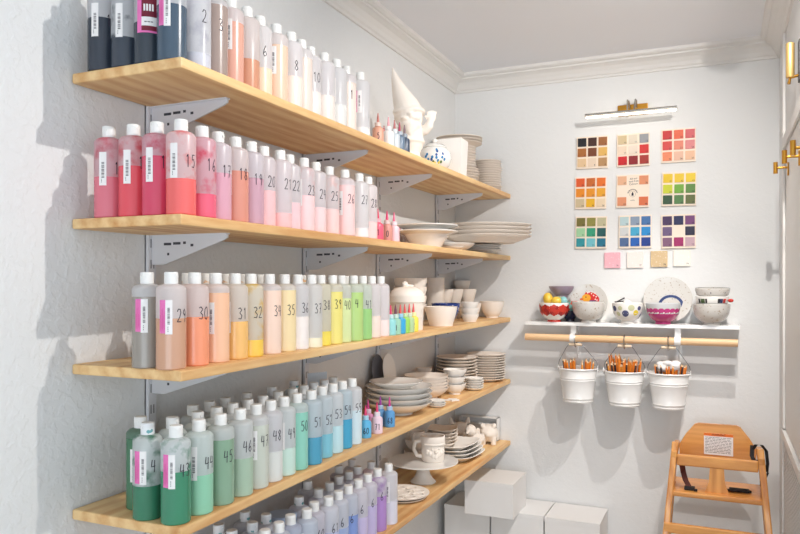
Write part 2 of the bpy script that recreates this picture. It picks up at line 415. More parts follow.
DC = {}
def paint_mat(rgb): return mat('paint', mix(rgb, (236, 232, 228), .1), .26, coat=.15)
def mix(a, b, t): return tuple(int(a[i]*(1-t)+b[i]*t) for i in range(3))
def bottle(X, Y, zs, num, rgb, fill, stick, label, group, splat=False, capi=0, tint=.12, jit=0):
    d = math.atan2(-Y, CAM.x-X)
    root = empty('paint_bottle', (X, Y, zs), label, 'bottle', group, d+jit)
    zf = .004+HB*fill
    sh = [(R, HB-.004), (R-.0016, HB), (R-.006, HB+.004), (R-.013, HB+.0065), (.0125, HB+.0075), (.0115, HB+.0085), (.0115, .172)]
    plo = [(0, 0), (R-.002, 0), (R, .0025)]
    if fill > .93:
        link('paint', MB().lathe(plo+[(R, HB-.02)], 28).mesh('paint', paint_mat(rgb)), root); zf = HB-.02
    else:
        link('paint', MB().lathe(plo+[(R, zf), (0, zf)], 28).mesh('paint', paint_mat(rgb)), root)
    base = mix((246, 245, 247), rgb, tint)
    link('bottle_body', MB().lathe([(R, zf+.0001)]+[p for p in sh if p[1] > zf+.002], 28).mesh('bottle_body', milky(base, mix(base, rgb, .75) if splat else None)), root)
    link('cap', CAPS[capi], root, (0, 0, .171), (0, 0, random.uniform(-1, 1)))
    if stick: link('sticker', STK[stick], root, (0, 0, random.uniform(-.01, .004)))
    if num:
        if num not in DC: DC[num] = digits_mesh(num, R+.0005, .026, .096, .3, .0009)
        link('number_mark', DC[num], root, (0, 0, random.uniform(-.005, .005)))
    return root
USED = []
def row(si, rowname, rname, lst):
    n = 0
    for t in lst:
        px, X, num, rgb, fill, stick = t[:6]; opt = t[6] if len(t) > 6 else {}
        P = on_x(px, 0, X); Y = P.y
        bad = [q for q in USED if q[0] == si and math.hypot(q[1]-X, q[2]-Y) < .0606]
        for _ in range(40):
            if not bad: break
            q = bad[0]; dx, dy = X-q[1], Y-q[2]; L = math.hypot(dx, dy) or 1
            # slide along the camera's line of sight so the bottle keeps its place
            if opt.get('skip'): break
            X2 = q[1]+dx/L*.0608; Y2 = q[2]+dy/L*.0608
            X, Y = X2, Y2
            X = min(max(X, .047), .2505); Y = max(Y, YN+.031)
            bad = [q for q in USED if q[0] == si and math.hypot(q[1]-X, q[2]-Y) < .0603]
        if bad: print('SKIP', si, px, X); continue
        USED.append((si, X, Y)); n += 1
        lab = '%s paint bottle%s, %s from left in %s row, %s shelf' % (opt.get('cn', cname(rgb)), (' marked '+num) if num and opt.get('nl', 1) else '', ORD[n-1], rname, SHN[si])
        bottle(X, Y, Z[si], num, rgb, fill, stick, lab, 'paint bottles on the %s shelf' % SHN[si], opt.get('s', False), opt.get('c', 0), opt.get('t', .12), opt.get('j', random.uniform(-.12, .12)))
def cname(c):
    import colorsys
    h, s, v = colorsys.rgb_to_hsv(*[x/255 for x in c]); h *= 360
    if v < .68 and 10 < h < 60 and s < .25: return 'taupe'
    if s < .08: return 'white' if v > .85 else 'grey'
    if v < .7 and s < .25 and h < 60: return 'taupe'
    if 10 <= h < 42 and v > .8 and .08 <= s < .36: return 'peach' if s > .15 else 'cream'
    if v < .35: return 'dark navy' if 180 < h < 260 else 'dark green'
    if s < .2: base = {0: 'pale pink', 1: 'cream', 2: 'pale yellow', 3: 'pale green', 4: 'pale blue', 5: 'lilac'}
    else: base = {0: 'pink', 1: 'orange', 2: 'yellow', 3: 'green', 4: 'blue', 5: 'purple'}
    k = 0 if h < 14 or h > 325 else 1 if h < 42 else 2 if h < 68 else 3 if h < 172 else 4 if h < 238 else 5
    return base[k]
S = dict(s=True)
row(0, 'f', 'front', [
 (102.5, .0475, '1', (30, 38, 52), .65, 'w', dict(c=0)), (126, .1085, None, (36, 46, 60), .36, 'w', dict(s=True)), (149, .170, None, (32, 42, 54), .5, 'm', {}),
 (172, .232, None, (52, 72, 92), .66, 'p', {}), (192, .243, '2', (205, 205, 215), .16, None, S), (213, .243, '3', (158, 136, 126), .9, 'w', {}),
 (230.5, .24, None, (226, 160, 138), .8, 'p', {}), (246.8, .24, None, (205, 138, 105), .4, 'w', {}), (258, .235, '6', (250, 218, 185), .38, None, dict(t=.05)),
 (276, .24, None, (240, 200, 172), .82, 'p', {}), (291, .243, '8', (246, 228, 214), .45, None, {}), (300.5, .237, None, (236, 216, 204), .85, 'w', {}),
 (308.5, .23, '10', (246, 234, 226), .4, None, {}), (321, .235, None, (240, 228, 220), .42, 'w', {}), (336.6, .24, None, (232, 230, 226), .35, 'p', {}),
 (346.5, .235, '1', (246, 228, 216), .85, None, {}), (360.5, .245, None, (244, 242, 238), .12, 'p', {})])
row(1, 'f', 'front', [
 (109, .062, '15', (222, 105, 122), .5, 'w', dict(s=True, t=.3)), (133.5, .124, '15', (230, 66, 80), .62, 'w', dict(s=True, t=.2)), (157, .187, '15', (214, 55, 88), .72, 'w', dict(s=True, t=.25)),
 (181, .2475, '15', (244, 92, 90), .42, 'w', dict(s=True, t=.15)), (202, .245, '16', (240, 85, 115), .28, None, dict(s=True, t=.25)),
 (215.4, .24, '17', (222, 158, 176), .6, 'w', {}), (235.4, .24, '18', (222, 138, 116), .68, 'w', {}), (250.2, .24, '19', (202, 152, 168), .63, None, {}),
 (260, .235, '20', (250, 192, 194), .5, 'w', {}), (279, .24, '21', (250, 190, 190), .2, None, {}), (289.1, .228, '22', (245, 205, 210), .4, None, {}),
 (303.8, .235, '23', (252, 208, 208), .55, 'w', S), (315.5, .23, '24', (250, 214, 214), .4, None, {}), (329, .226, '25', (252, 208, 204), .42, 'w', S),
 (344.8, .24, '26', (254, 208, 206), .88, 'w', {}), (359, .245, '27', (252, 238, 236), .15, None, {}), (368, .24, '28', (252, 208, 204), .3, None, {})])
row(2, 'f', 'front', [
 (147, .172, None, (150, 140, 130), .86, 'p', {}), (171.2, .238, '29', (208, 152, 120), .6, 'p', dict(cn='tan')), (194.6, .238, '30', (252, 148, 104), .6, None, {}),
 (215.7, .238, None, (252, 192, 152), .9, 'p', dict(cn='peach')), (235, .236, '31', (252, 190, 104), .5, 'w', dict(cn='amber')), (250.8, .236, '32', (254, 205, 70), .22, 'w', S),
 (269.3, .238, '34', (252, 216, 194), .92, None, {}), (284.4, .237, '35', (250, 222, 166), .92, 'w', {}), (297, .238, '36', (252, 240, 234), .5, None, {}),
 (310, .243, '37', (254, 242, 208), .14, None, {}), (320.5, .235, '38', (252, 226, 80), .22, None, {}), (330.5, .238, '39', (244, 228, 118), .88, None, {}),
 (340.5, .235, '40', (220, 234, 165), .76, None, {}), (352, .242, '4', (180, 214, 120), .86, 'w', {}), (362.5, .24, '41', (152, 208, 120), .55, None, {}),
 (371.5, .236, None, (250, 226, 214), .4, None, {}), (380.5, .236, None, (246, 226, 222), .3, None, {})])
row(2, 'b', 'second', [
 (188, .168, None, (246, 186, 130), .6, None, dict(c=1)), (206, .168, None, (250, 170, 90), .6, None, dict(c=1)), (226, .168, None, (250, 190, 120), .6, None, dict(c=1)),
 (243, .166, None, (250, 190, 120), .6, None, dict(c=1)), (260, .166, None, (250, 210, 110), .6, None, dict(c=1)), (303, .17, None, (250, 200, 150), .5, None, dict(c=1)), (346, .17, None, (226, 242, 158), .5, None, {})])
row(3, 'f', 'front', [
 (175.9, .243, '43', (48, 128, 92), .62, 'p', dict(t=.06, s=True)), (199, .245, '44', (140, 205, 168), .48, 'w', {}), (220.5, .245, '45', (132, 168, 138), .84, None, {}),
 (240.1, .245, '46', (166, 192, 166), .5, None, {}), (256.1, .243, '47', (204, 208, 194), .88, 'p', {}), (270.6, .241, '48', (228, 228, 222), .42, None, {}),
 (283.5, .24, '49', (204, 232, 218), .4, 'p', {}), (296.5, .24, '50', (140, 210, 188), .88, 'w', {}), (311.3, .246, '51', (66, 155, 188), .42, None, {}),
 (322.2, .236, '52', (124, 200, 220), .38, None, {}), (331.8, .236, '53', (196, 230, 236), .45, None, {}), (341, .234, '54', (58, 162, 204), .5, None, {}), (351, .234, '55', (214, 232, 238), .6, None, {})])
row(3, 'm', 'second', [
 (147.6, .17, '4', (40, 112, 80), .4, 'p', dict(s=True, c=2, t=.06)), (172.6, .175, None, (120, 165, 135), .5, None, {}), (197.7, .18, None, (130, 170, 140), .5, None, {}),
 (216.5, .18, None, (150, 180, 150), .5, None, {}), (232.5, .18, None, (170, 190, 170), .5, None, {}), (247.8, .18, None, (190, 200, 180), .5, None, {}),
 (263, .18, None, (210, 215, 200), .5, None, {}), (278, .175, None, (200, 220, 210), .5, None, {}), (292.8, .18, None, (190, 220, 215), .5, None, {}), (305.1, .18, None, (160, 200, 210), .5, None, {}),
 (313.5, .172, None, (160, 200, 220), .5, None, dict(c=2)), (323, .172, None, (160, 200, 220), .5, None, dict(c=2)), (333.5, .166, None, (170, 210, 230), .5, None, {})])
row(3, 'b', 'third', [
 (140.6, .107, None, (58, 112, 78), .9, 'w', dict(t=.6)), (192.9, .113, None, (120, 160, 140), .5, None, {}), (208, .113, None, (150, 170, 150), .5, None, {}),
 (224.9, .113, None, (160, 180, 160), .5, None, {}), (246.7, .115, None, (180, 190, 180), .5, None, {}), (272, .113, None, (190, 200, 190), .5, None, dict(c=2)), (294, .1, None, (120, 170, 190), .5, None, dict(c=2))])
row(4, 'f', 'front', [
 (250, .241, None, (120, 150, 200), .5, None, {}), (262, .241, None, (120, 150, 200), .5, None, {}), (274, .241, None, (120, 150, 200), .5, None, {}), (286, .238, None, (150, 170, 215), .6, None, dict(t=.3)), (300.5, .244, None, (90, 140, 205), .55, 'w', {}),
 (312, .24, '60', (185, 165, 220), .5, 'w', dict(nl=0)), (326, .245, '61', (195, 200, 232), .6, None, {}), (338, .245, '6', (160, 178, 220), .55, 'w', {}), (348.2, .244, '6', (122, 148, 212), .66, 'w', {}),
 (358.2, .242, '6', (205, 190, 228), .5, 'w', {}), (367.7, .24, '6', (198, 182, 224), .6, None, {}), (377.5, .24, '6', (178, 132, 204), .66, None, S), (388.6, .245, None, (226, 222, 234), .45, 'p', {})])
row(4, 'm', 'second', [
 (231.9, .17, None, (110, 140, 180), .5, None, dict(c=2)), (252.3, .18, None, (120, 150, 190), .5, None, dict(c=2)), (266, .175, None, (130, 150, 190), .5, None, dict(c=2)),
 (299, .172, None, (120, 140, 190), .6, None, dict(c=2)), (318.5, .182, None, (140, 150, 200), .6, None, {}), (329.4, .178, None, (100, 120, 170), .6, None, {}),
 (339, .17, None, (70, 90, 140), .7, None, {}), (348.9, .172, None, (90, 100, 150), .7, None, {}), (357.5, .168, None, (150, 90, 130), .8, None, {}), (371.4, .18, None, (200, 120, 140), .8, None, {})])
row(4, 'b', 'third', [
 (219.3, .116, None, (90, 120, 160), .5, None, dict(c=2)), (245.1, .113, None, (80, 110, 150), .6, None, dict(c=2)),
 (307.7, .11, None, (80, 90, 130), .6, None, {}), (339, .108, None, (110, 80, 120), .6, None, {}), (352.2, .108, None, (100, 90, 130), .6, None, {})])
# wide squat jar among them
P = on_x(280.5, 0, .16)
t = empty('paint_jar', (.165, P.y, Z[4]), 'wide squat blue grey jar among the small caps on the bottom shelf', 'jar')
link('jar_body', MB().lathe([(0, 0), (.038, 0), (.041, .004), (.041, .14), (.036, .148)], 32).mesh('jar_body', mat('jar_blue', (150, 170, 200), .3)), t)
link('lid', MB().lathe([(0, .146), (.0385, .146), (.0405, .149), (.0405, .166), (.039, .168), (0, .168)], 32).mesh('lid', mat('jar_lid', (165, 182, 208), .35)), t)

# ------------------------------------------------------------------ small squeeze bottles with pointed tips
def small(X, Y, zs, rgb, tip, label, num=None, group=None, mark=(55, 35, 60)):
    d = math.atan2(-Y, CAM.x-X); root = empty('small_squeeze_bottle', (X, Y, zs), label, 'bottle', group, d)
    link('bottle_body', MB().lathe([(0, 0), (.0168, 0), (.0185, .002), (.0185, .046), (.0165, .051), (.011, .054), (.0095, .056), (0, .056)], 20).mesh('bottle_body', mat('small_bottle', rgb, .3)), root)
    link('collar', MB().lathe([(0, .056), (.0105, .056), (.0105, .067), (.008, .069), (0, .069)], 16).mesh('collar', mat('small_collar', mix(rgb, (245, 245, 245), .55), .35)), root)
    link('nozzle', MB().lathe([(0, .069), (.005, .069), (.0035, .085), (.0014, .1), (0, .1005)], 10).mesh('nozzle', mat('nozzle', tip, .35)), root)
    if num: link('number_mark', digits_mesh(num, .0189, .019, .014, -.35 if len(num) > 1 else -.12), root)
def srow(si, spec, grp):
    for px, X, rgb, tip, lab, num in spec:
        Y = on_x(px, 0, X).y
        for _ in range(30):
            bad = [q for q in USED if q[0] == si and math.hypot(q[1]-X, q[2]-Y) < (.0372 if len(q) > 3 else .0495)]
            if not bad: break
            Y += .003
        USED.append((si, X, Y, 's')); small(X, Y, Z[si], rgb, tip, lab, num, grp)
PKT = (235, 70, 120); RDT = (235, 95, 95)
srow(0, [(378, .243, (228, 168, 142), (200, 120, 110), 'small tan tip bottle marked 5 at shelf edge on top shelf', '5'),
 (388.5, .25, (246, 240, 236), (240, 170, 180), 'small white tip bottle right of the tan bottle marked 5', None),
 (394.5, .25, (200, 208, 214), (190, 110, 110), 'small pale grey tip bottle before the gnome', None),
 (399.5, .25, (100, 120, 142), (180, 60, 90), 'small slate blue tip bottle before the gnome', None),
 (404.5, .25, (62, 78, 100), (120, 90, 100), 'small dark slate tip bottle, last before the gnome', None),
 (384, .18, (220, 160, 150), (200, 110, 110), 'small tip bottle behind the tan bottle marked 5', None),
 (389.5, .19, (150, 110, 90), (110, 90, 80), 'small brown tip bottle behind the white one, top shelf', None)], 'small tip bottles on the top shelf')
srow(1, [(377, .25, (238, 92, 118), (225, 60, 100), 'small hot pink tip bottle after the tall bottles, second shelf', '1'),
 (387, .25, (212, 145, 132), PKT, 'small brown pink tip bottle between two pink ones, second shelf', '0'),
 (394, .25, (252, 200, 206), (240, 120, 150), 'small light pink tip bottle beside the wide bowls, second shelf', None)], 'small tip bottles on the second shelf')
srow(1, [(384+3.0*i, .03, c, tc, 'small tip bottle at the wall behind the wide bowls, %s from left' % ORD[i], None) for i, (c, tc) in enumerate(
 [((250, 225, 228), (225, 80, 110)), ((240, 200, 200), (200, 70, 90)), ((250, 230, 230), (90, 70, 80)), ((245, 215, 215), (215, 80, 100)), ((250, 235, 235), (240, 150, 170)), ((248, 230, 228), (170, 60, 70)), ((240, 210, 210), (220, 70, 80))])], 'small tip bottles at the wall, second shelf')
srow(2, [(376.5, .2, (254, 196, 66), RDT, 'small amber tip bottle on the third shelf', '1'),
 (382, .25, (150, 214, 214), PKT, 'small aqua tip bottle on the third shelf edge', None), (388, .25, (158, 205, 180), (120, 70, 90), 'small sage tip bottle on the third shelf edge', '4'),
 (393, .25, (62, 168, 220), RDT, 'small bright blue tip bottle on the third shelf edge', None), (398, .25, (160, 214, 100), RDT, 'small lime tip bottle on the third shelf edge', None),
 (402, .25, (182, 208, 160), RDT, 'small grey green tip bottle on the third shelf edge', None), (406, .25, (250, 228, 92), RDT, 'small yellow tip bottle before the lidded canister', '2')], 'small tip bottles on the third shelf')
srow(3, [(365.5, .235, (98, 186, 230), PKT, 'small blue tip bottle marked 60 on the fourth shelf', '60'), (377, .24, (242, 214, 226), PKT, 'small pale pink tip bottle marked 71 on the fourth shelf', '71'),
 (389.5, .232, (92, 158, 212), (215, 70, 150), 'small blue tip bottle marked 68 before the bowl stack', '68'),
 (368, .19, (225, 150, 190), (200, 60, 130), 'small pink tip bottle behind the one marked 60', None), (380, .195, (110, 165, 215), (160, 60, 160), 'small blue tip bottle behind the one marked 71', None)], 'small tip bottles on the fourth shelf')

# ------------------------------------------------------------------ crockery
def plate_prof(R_, h=.018, t=.0045, foot=.55):
    return [(0, .003), (R_*foot-.004, .003), (R_*foot-.003, 0), (R_*foot, 0), (R_*foot+.003, .003), (R_*.8, h*.45), (R_-.001, h-t*.6), (R_, h-.001), (R_-.001, h), (R_*.8, h*.45+t), (R_*foot, .003+t), (0, .003+t)]
def bowl_prof(R_, h, foot=.5, t=.003, fh=.008, curve=.55):
    out = [(0, .002), (R_*foot-.004, .002), (R_*foot-.003, 0), (R_*foot, 0), (R_*foot, fh)]
    n = 8; inn = []
    for i in range(1, n+1):
        a = i/n; r = R_*foot+(R_-R_*foot)*(math.sin(a*PI*.4)/math.sin(PI*.4))**(curve*1.4); z = fh+(h-fh)*a**1.15
        out.append((r, z))
        inn.append((max(r-t, 0), z if i == n else z+t*.4))
    out += inn[::-1] + [(R_*foot*.7, fh+t), (0, fh+t)]
    return out
def solid(name, prof, m, loc, label, cat, group=None, seg=40, fn=None, mats=None, rot=(0, 0, 0)):
    o = MB().lathe(prof, seg, fn=fn, mats=mats).build(name, m, loc=loc, rot=rot)
    return tag(o, label, cat, group)
def stack(name, n, prof, dz, m, loc, label, cat, group, jitter=.003, seg=40, z0=0, fn=None, sizes=None):
    for i in range(n):
        me = MB().lathe(prof(i) if callable(prof) else prof, seg, fn=fn).mesh(name, m if not isinstance(m, list) else m[i])
        o = link(name, me, None, (loc[0]+random.uniform(-1, 1)*jitter, loc[1]+random.uniform(-1, 1)*jitter, loc[2]+z0+dz*i), (0, 0, random.uniform(0, 6)))
        pos = 'bottom one' if i == 0 else 'top one' if i == n-1 else ORD[i]+' from the bottom'
        tag(o, label+', '+pos, cat, group)
def rad(P, wpx): return wpx*depth(P)/F/2
zs = Z[0]
# top shelf: gnome, sugar pot, square vase, plate stacks
Pg = on_x(409, 0, .185)
def fused(name, build, m, loc, vox=.004, rot=(0, 0, 0), scale=1):
    mb = MB(); build(mb); me = mb.mesh(name, m)
    o = link(name, me, None, loc, rot)
    r = o.modifiers.new('fuse', 'REMESH'); r.mode = 'VOXEL'; r.voxel_size = vox; r.use_smooth_shade = True
    s_ = o.modifiers.new('soften', 'SMOOTH'); s_.factor = .5; s_.iterations = 2
    dg = bpy.context.evaluated_depsgraph_get(); e = o.evaluated_get(dg); m2 = bpy.data.meshes.new_from_object(e)
    o.modifiers.clear(); o.data = m2
    m2.materials.clear(); m2.materials.append(m)
    for p in m2.polygons: p.use_smooth = True
    return o
def gnome(mb):   # faces local +X
    mb.lathe([(0, 0), (.03, 0), (.034, .01), (.032, .03), (.04, .05), (.043, .07), (.035, .1), (.025, .12), (0, .13)], 24)
    mb.blob((.018, -.016, .012), (.03, .015, .013)); mb.blob((.018, .018, .012), (.03, .015, .013))
    mb.blob((.004, 0, .135), (.036, .04, .036))
    # tapering hat leaning to one side
    mb.tube([(0, 0, .145), (-.002, -.01, .18), (-.004, -.024, .215), (-.006, -.038, .255), (-.006, -.048, .293)], [.045, .036, .025, .013, .002], 20)
    mb.tube([(math.cos(a)*.041, math.sin(a)*.041, .155+.004*math.sin(2*a)) for a in [i*PI/10 for i in range(20)]], .007, 8, closed=True)
    mb.blob((.038, .001, .137), (.012, .01, .01))
    for i in range(9):
        a = -1.0+i*.25; mb.tube([(math.cos(a)*.03, math.sin(a)*.03, .135), (math.cos(a)*.04, math.sin(a*.8)*.034, .11), (math.cos(a*.5)*.042, math.sin(a*.5)*.024, .078+.008*abs(i-4)*.5)], [.008, .009, .004], 8)
    mb.blob((.034, -.016, .128), (.014, .014, .006)); mb.blob((.034, .016, .128), (.014, .014, .006))
    # raised arm with a mitten of five short fingers, and a lowered arm
    mb.tube([(0, .034, .1), (.01, .046, .1), (.018, .056, .112), (.02, .06, .126)], [.017, .015, .013, .009], 12)
    mb.blob((.02, .062, .134), (.009, .014, .013))
    for k in range(4): mb.tube([(.02, .054+.006*k, .141), (.021, .05+.0085*k, .157-(.003 if k in (0, 3) else 0))], .0036, 8)
    mb.tube([(.02, .05, .134), (.024, .043, .14)], .004, 8)
    mb.tube([(0, -.034, .1), (.012, -.046, .08), (.028, -.036, .066)], [.016, .014, .01], 12)
    mb.tube([(math.cos(a)*.042, math.sin(a)*.042, .064) for a in [i*PI/10 for i in range(20)]], .005, 8, closed=True)
o = fused('garden_gnome', gnome, M_BISQ, (Pg.x, Pg.y, zs), .003, (0, 0, math.atan2(-Pg.y, CAM.x-Pg.x)+.1)); o.scale = (1.32, 1.3, 1.23)
tag(o, 'unpainted cream gnome figurine with tall pointed hat and one raised hand', 'figurine')
P = on_x(370, 0, .13); solid('bowl', bowl_prof(.032, .05), M_BISQ, (.11, P.y+.02, zs), 'small pale bowl behind the last tall bottle on the top shelf', 'bowl')
P = on_x(436, 0, .205); Rr = .058
t = empty('sugar_pot', (.2, P.y, zs), 'round white lidded pot with blue painted flowers on the top shelf', 'pot', rz=math.atan2(-P.y, CAM.x-.205))
link('pot_body', MB().lathe([(0, 0), (.03, 0), (.034, .004), (.052, .02), (.0585, .042), (.055, .065), (.042, .08), (.038, .082), (0, .082)], 36).mesh('pot_body', M_GLAZE), t)
l = link('lid', MB().lathe([(0, .0822), (.04, .0822), (.041, .085), (.03, .094), (.012, .099), (.006, .102), (0, .102)], 32).mesh('lid', M_GLAZE), t)
link('knob', MB().blob((0, 0, .108), (.009, .009, .008)).mesh('knob', M_GLAZE), l); t.scale = (1.15, 1.15, 1.15)
mb = MB()
def dot_on(mb, rfun, a, z, da, dz_, m, off=.0006, n=10):
    c = (rfun(z)+off)
    vs = [(c*math.cos(a), c*math.sin(a), z)]
    for i in range(n):
        t_ = 2*PI*i/n; zz = z+dz_*math.sin(t_); aa = a+da*math.cos(t_); r_ = rfun(zz)+off
        vs.append((r_*math.cos(aa), r_*math.sin(aa), zz))
    mb.add(vs, [(0, i+1, (i+1) % n+1) for i in range(n)], m)
def prof_fun(prof):
    out = []
    for p in prof:
        if out and p[1] < out[-1][1]: break
        out.append(p)
    def f(z):
        for a, b in zip(out[:-1], out[1:]):
            if a[1] <= z <= b[1] and b[1] > a[1]: return a[0]+(b[0]-a[0])*(z-a[1])/(b[1]-a[1])
        return out[-1][0]
    return f
pf = prof_fun([(.03, 0), (.034, .004), (.052, .02), (.0585, .042), (.055, .065), (.042, .08)])
rr = random.Random(3)
for (a, z, c) in [(-.55, .045, 0), (-.4, .035, 0), (-.48, .052, 0), (-.15, .042, 0), (-.2, .034, 1), (.1, .05, 1), (.15, .062, 1), (.1, .04, 0), (.45, .042, 0), (.5, .054, 1), (-.35, .024, 2), (0, .022, 2), (.25, .024, 2), (-.1, .026, 3), (.4, .026, 3), (.2, .03, 0), (-.6, .028, 3), (.62, .035, 0), (.12, .068, 0)]:
    dot_on(mb, pf, a, z, .075, .0052, c)
link('flower_pattern', mb.mesh('flower_pattern', [mat('blue_paint', (30, 130, 190), .3), mat('blue_paint2', (50, 90, 160), .3), mat('yellow_paint', (235, 215, 70), .3), mat('olive_paint', (90, 120, 60), .3)]), t)
P = on_x(451, 0, .225)
mb = MB(); a, b, h = .046, .052, .15
mb.add([(-a, -a, 0), (a, -a, 0), (a, a, 0), (-a, a, 0), (-b, -b, h), (b, -b, h), (b, b, h), (-b, b, h)], [(0, 3, 2, 1), (0, 1, 5, 4), (1, 2, 6, 5), (2, 3, 7, 6), (3, 0, 4, 7)])
c, d = b-.004, a-.004
mb.add([(-b, -b, h), (b, -b, h), (b, b, h), (-b, b, h), (-c, -c, h), (c, -c, h), (c, c, h), (-c, c, h), (-d, -d, .006), (d, -d, .006), (d, d, .006), (-d, d, .006)],
       [(0, 1, 5, 4), (1, 2, 6, 5), (2, 3, 7, 6), (3, 0, 4, 7), (4, 5, 9, 8), (5, 6, 10, 9), (6, 7, 11, 10), (7, 4, 8, 11), (8, 9, 10, 11)])
tag(mb.build('square_vase', M_BISQW, loc=(.222, P.y+.03, zs), rot=(0, 0, .05)), 'tall square cream vase between sugar pot and plate stacks', 'vase')
P = on_x(459, 0, .125); 
stack('plate', 7, plate_prof(.095, .018), .0125, M_BISQ, (.11, P.y+.05, zs), 'cream plate in the tall stack behind square vase', 'plate', 'tall plate stack on the top shelf')
stack('plate', 8, plate_prof(.085, .018), .0125, M_BISQ, (.107, P.y+.045, zs+.091), 'narrower cream plate in the tall stack behind square vase', 'plate', 'tall plate stack on the top shelf')
stack('plate', 3, plate_prof(.112, .018), .0125, M_BISQ, (.113, P.y+.03, zs+.1945), 'wide cream plate topping the stack behind square vase', 'plate', 'tall plate stack on the top shelf')
P = Vector((.2, 3.42, 0))
stack('plate', 13, plate_prof(.068, .014), .0112, M_BISQ, (.205, 3.42, zs), 'small cream plate in the end stack of the top shelf', 'plate', 'end plate stack on the top shelf')

# second shelf
zs = Z[1]
wide = [(0, .003), (.05, .003), (.051, 0), (.056, 0), (.058, .004), (.078, .036), (.092, .056), (.126, .066), (.128, .069), (.126, .071), (.09, .06), (.074, .04), (.054, .009), (0, .008)]
stack('pasta_bowl', 2, wide, .023, M_GLAZE, (.172, 2.70, zs), 'wide rimmed white bowl beside the small pink bottles', 'bowl', 'wide rimmed bowls on the second shelf', .001, 56)
solid('saucer', plate_prof(.048, .016), M_GLAZE, (.225, 2.862, zs), 'small white saucer right of the wide rimmed bowls', 'saucer')
solid('plate', plate_prof(.115, .036, foot=.5), M_BISQW, (.155, 3.005, zs), 'single deep white plate under the left side of the platters', 'plate', seg=56)
stack('plate', 3, plate_prof(.12, .02, foot=.7), .0105, M_BISQW, (.185, 3.30, zs), 'cream plate under the right side of the platters', 'plate', 'plates under the large platters', .001, 56)
stack('platter', 4, plate_prof(.205, .034, foot=.62), .0165, M_BISQ, (.265, 3.205, zs+.044), 'large cream platter near the back wall, second shelf', 'platter', 'large platters on the second shelf', .002, 64)

# third shelf: canister, bowls, mugs
zs = Z[2]
P = on_z(405.5, 325, zs); P = Vector((.192, 2.452, zs)); r_ = rad(P, 37)
t = empty('lidded_canister', P, 'tall cream lidded canister on the third shelf', 'canister', rz=math.atan2(-P.y, CAM.x-P.x))
link('jar_body', MB().lathe([(0, 0), (r_*.86, 0), (r_*.88, .003), (r_*.93, .098), (r_*.96, .102), (r_, .103), (r_, .126), (0, .126)], 44).mesh('jar_body', M_BISQ), t)
l = link('lid', MB().lathe([(0, .1262), (r_*.98, .1262), (r_*.96, .132), (r_*.8, .146), (r_*.5, .156), (r_*.2, .16), (0, .161)], 44).mesh('lid', M_BISQ), t)
link('knob', MB().blob((0, -.006, .168), (.012, .012, .011)).tube([(0, 0, .164), (0, .026, .16)], .006).mesh('knob', M_BISQ), l)
solid('bowl', bowl_prof(.066, .078, .72, fh=.004, curve=.9), M_BISQ, (.214, 2.752, zs), 'deep cream bowl in front of the blue spotted bowl', 'bowl')
blue = mat('cobalt_glaze', (30, 62, 140), .25, coat=.3, speck=(90, .66, (235, 235, 240)))
r2 = .064
solid('bowl', bowl_prof(r2, .085, .5), blue, (.15, 2.98, zs), 'cobalt blue bowl with white spots behind the deep cream bowl', 'bowl')
stack('bowl', 3, bowl_prof(.04, .034, .7, fh=.003, curve=.8), .027, M_BISQW, (.22, 3.1, zs), 'small cream cup bowl stacked right of the blue bowl', 'bowl', 'small stacked cup bowls, third shelf', .001)
solid('bowl', bowl_prof(.056, .078, .5), M_BISQ, (.16, 3.275, zs), 'round cream bowl behind the small cup bowls, third shelf', 'bowl')
solid('bowl', bowl_prof(.06, .082, .5), M_BISQ, (.208, 3.485, zs), 'round cream bowl at the far end of third shelf', 'bowl')
stack('mixing_bowl', 4, bowl_prof(.07, .085, .5), .036, M_BISQ, (.075, 2.76, zs), 'large cream mixing bowl behind the lidded canister', 'bowl', 'mixing bowls behind the canister', .001)
stack('mug', 5, [(0, .002), (.034, 0), (.036, .003), (.041, .05), (.0415, .056), (.039, .056), (.034, .008), (0, .006)], .0355, M_BISQ, (.045, 3.13, zs), 'cream cup nested at the wall, third shelf', 'cup', 'nested cups at the wall, third shelf', .0005)
for i, (X_, Y_) in enumerate([(.05, 3.235), (.065, 3.335), (.1, 3.43)]):
    stack('cup', 2, bowl_prof(.043, .073, .6, fh=.004, curve=.8), .0705, M_BISQ, (X_, Y_, zs), 'cream round cup, %s of three pairs behind the bowls' % ORD[i], 'cup', 'paired cups behind the bowls, third shelf', .0005)
stack('bowl', 4, bowl_prof(.043, .05, .7, fh=.003, curve=.8), .045, M_BISQ, (.04, 3.515, zs), 'cream straight bowl at back corner of third shelf', 'bowl', 'straight bowls in the back corner', .0005)

# fourth shelf
zs = Z[3]
big = bowl_prof(.124, .046, .42, fh=.006, curve=.75)
stack('serving_bowl', 4, big, .0195, M_GLAZE, (.16, 2.455, zs), 'large white serving bowl in the widest stack, fourth shelf', 'bowl', 'large serving bowls on the fourth shelf', .001, 56)
solid('plate', plate_prof(.1, .024), M_GLAZE, (.15, 2.45, zs+.0585+.039), 'white rimmed plate lying on the large serving bowls', 'plate')
stack('bowl', 5, bowl_prof(.094, .046, .5), .0125, M_BISQ, (.115, 2.84, zs), 'medium cream bowl in stack right of serving bowls', 'bowl', 'medium bowls on the fourth shelf', .001, 44)
scal = lambda a, z: 1+.035*math.cos(a*10)
P = on_z(437, 407, zs)
stack('small_dish', 3, [(0, .001), (.02, 0), (.03, .006), (.034, .009), (.034, .011), (.028, .009), (0, .004)], .0085, M_BISQW, (P.x, P.y, zs), 'tiny scalloped dish stacked before the medium bowls', 'dish', 'tiny dishes at the shelf edge', .001, 40, fn=scal)
P = on_z(452.5, 400.5, zs)
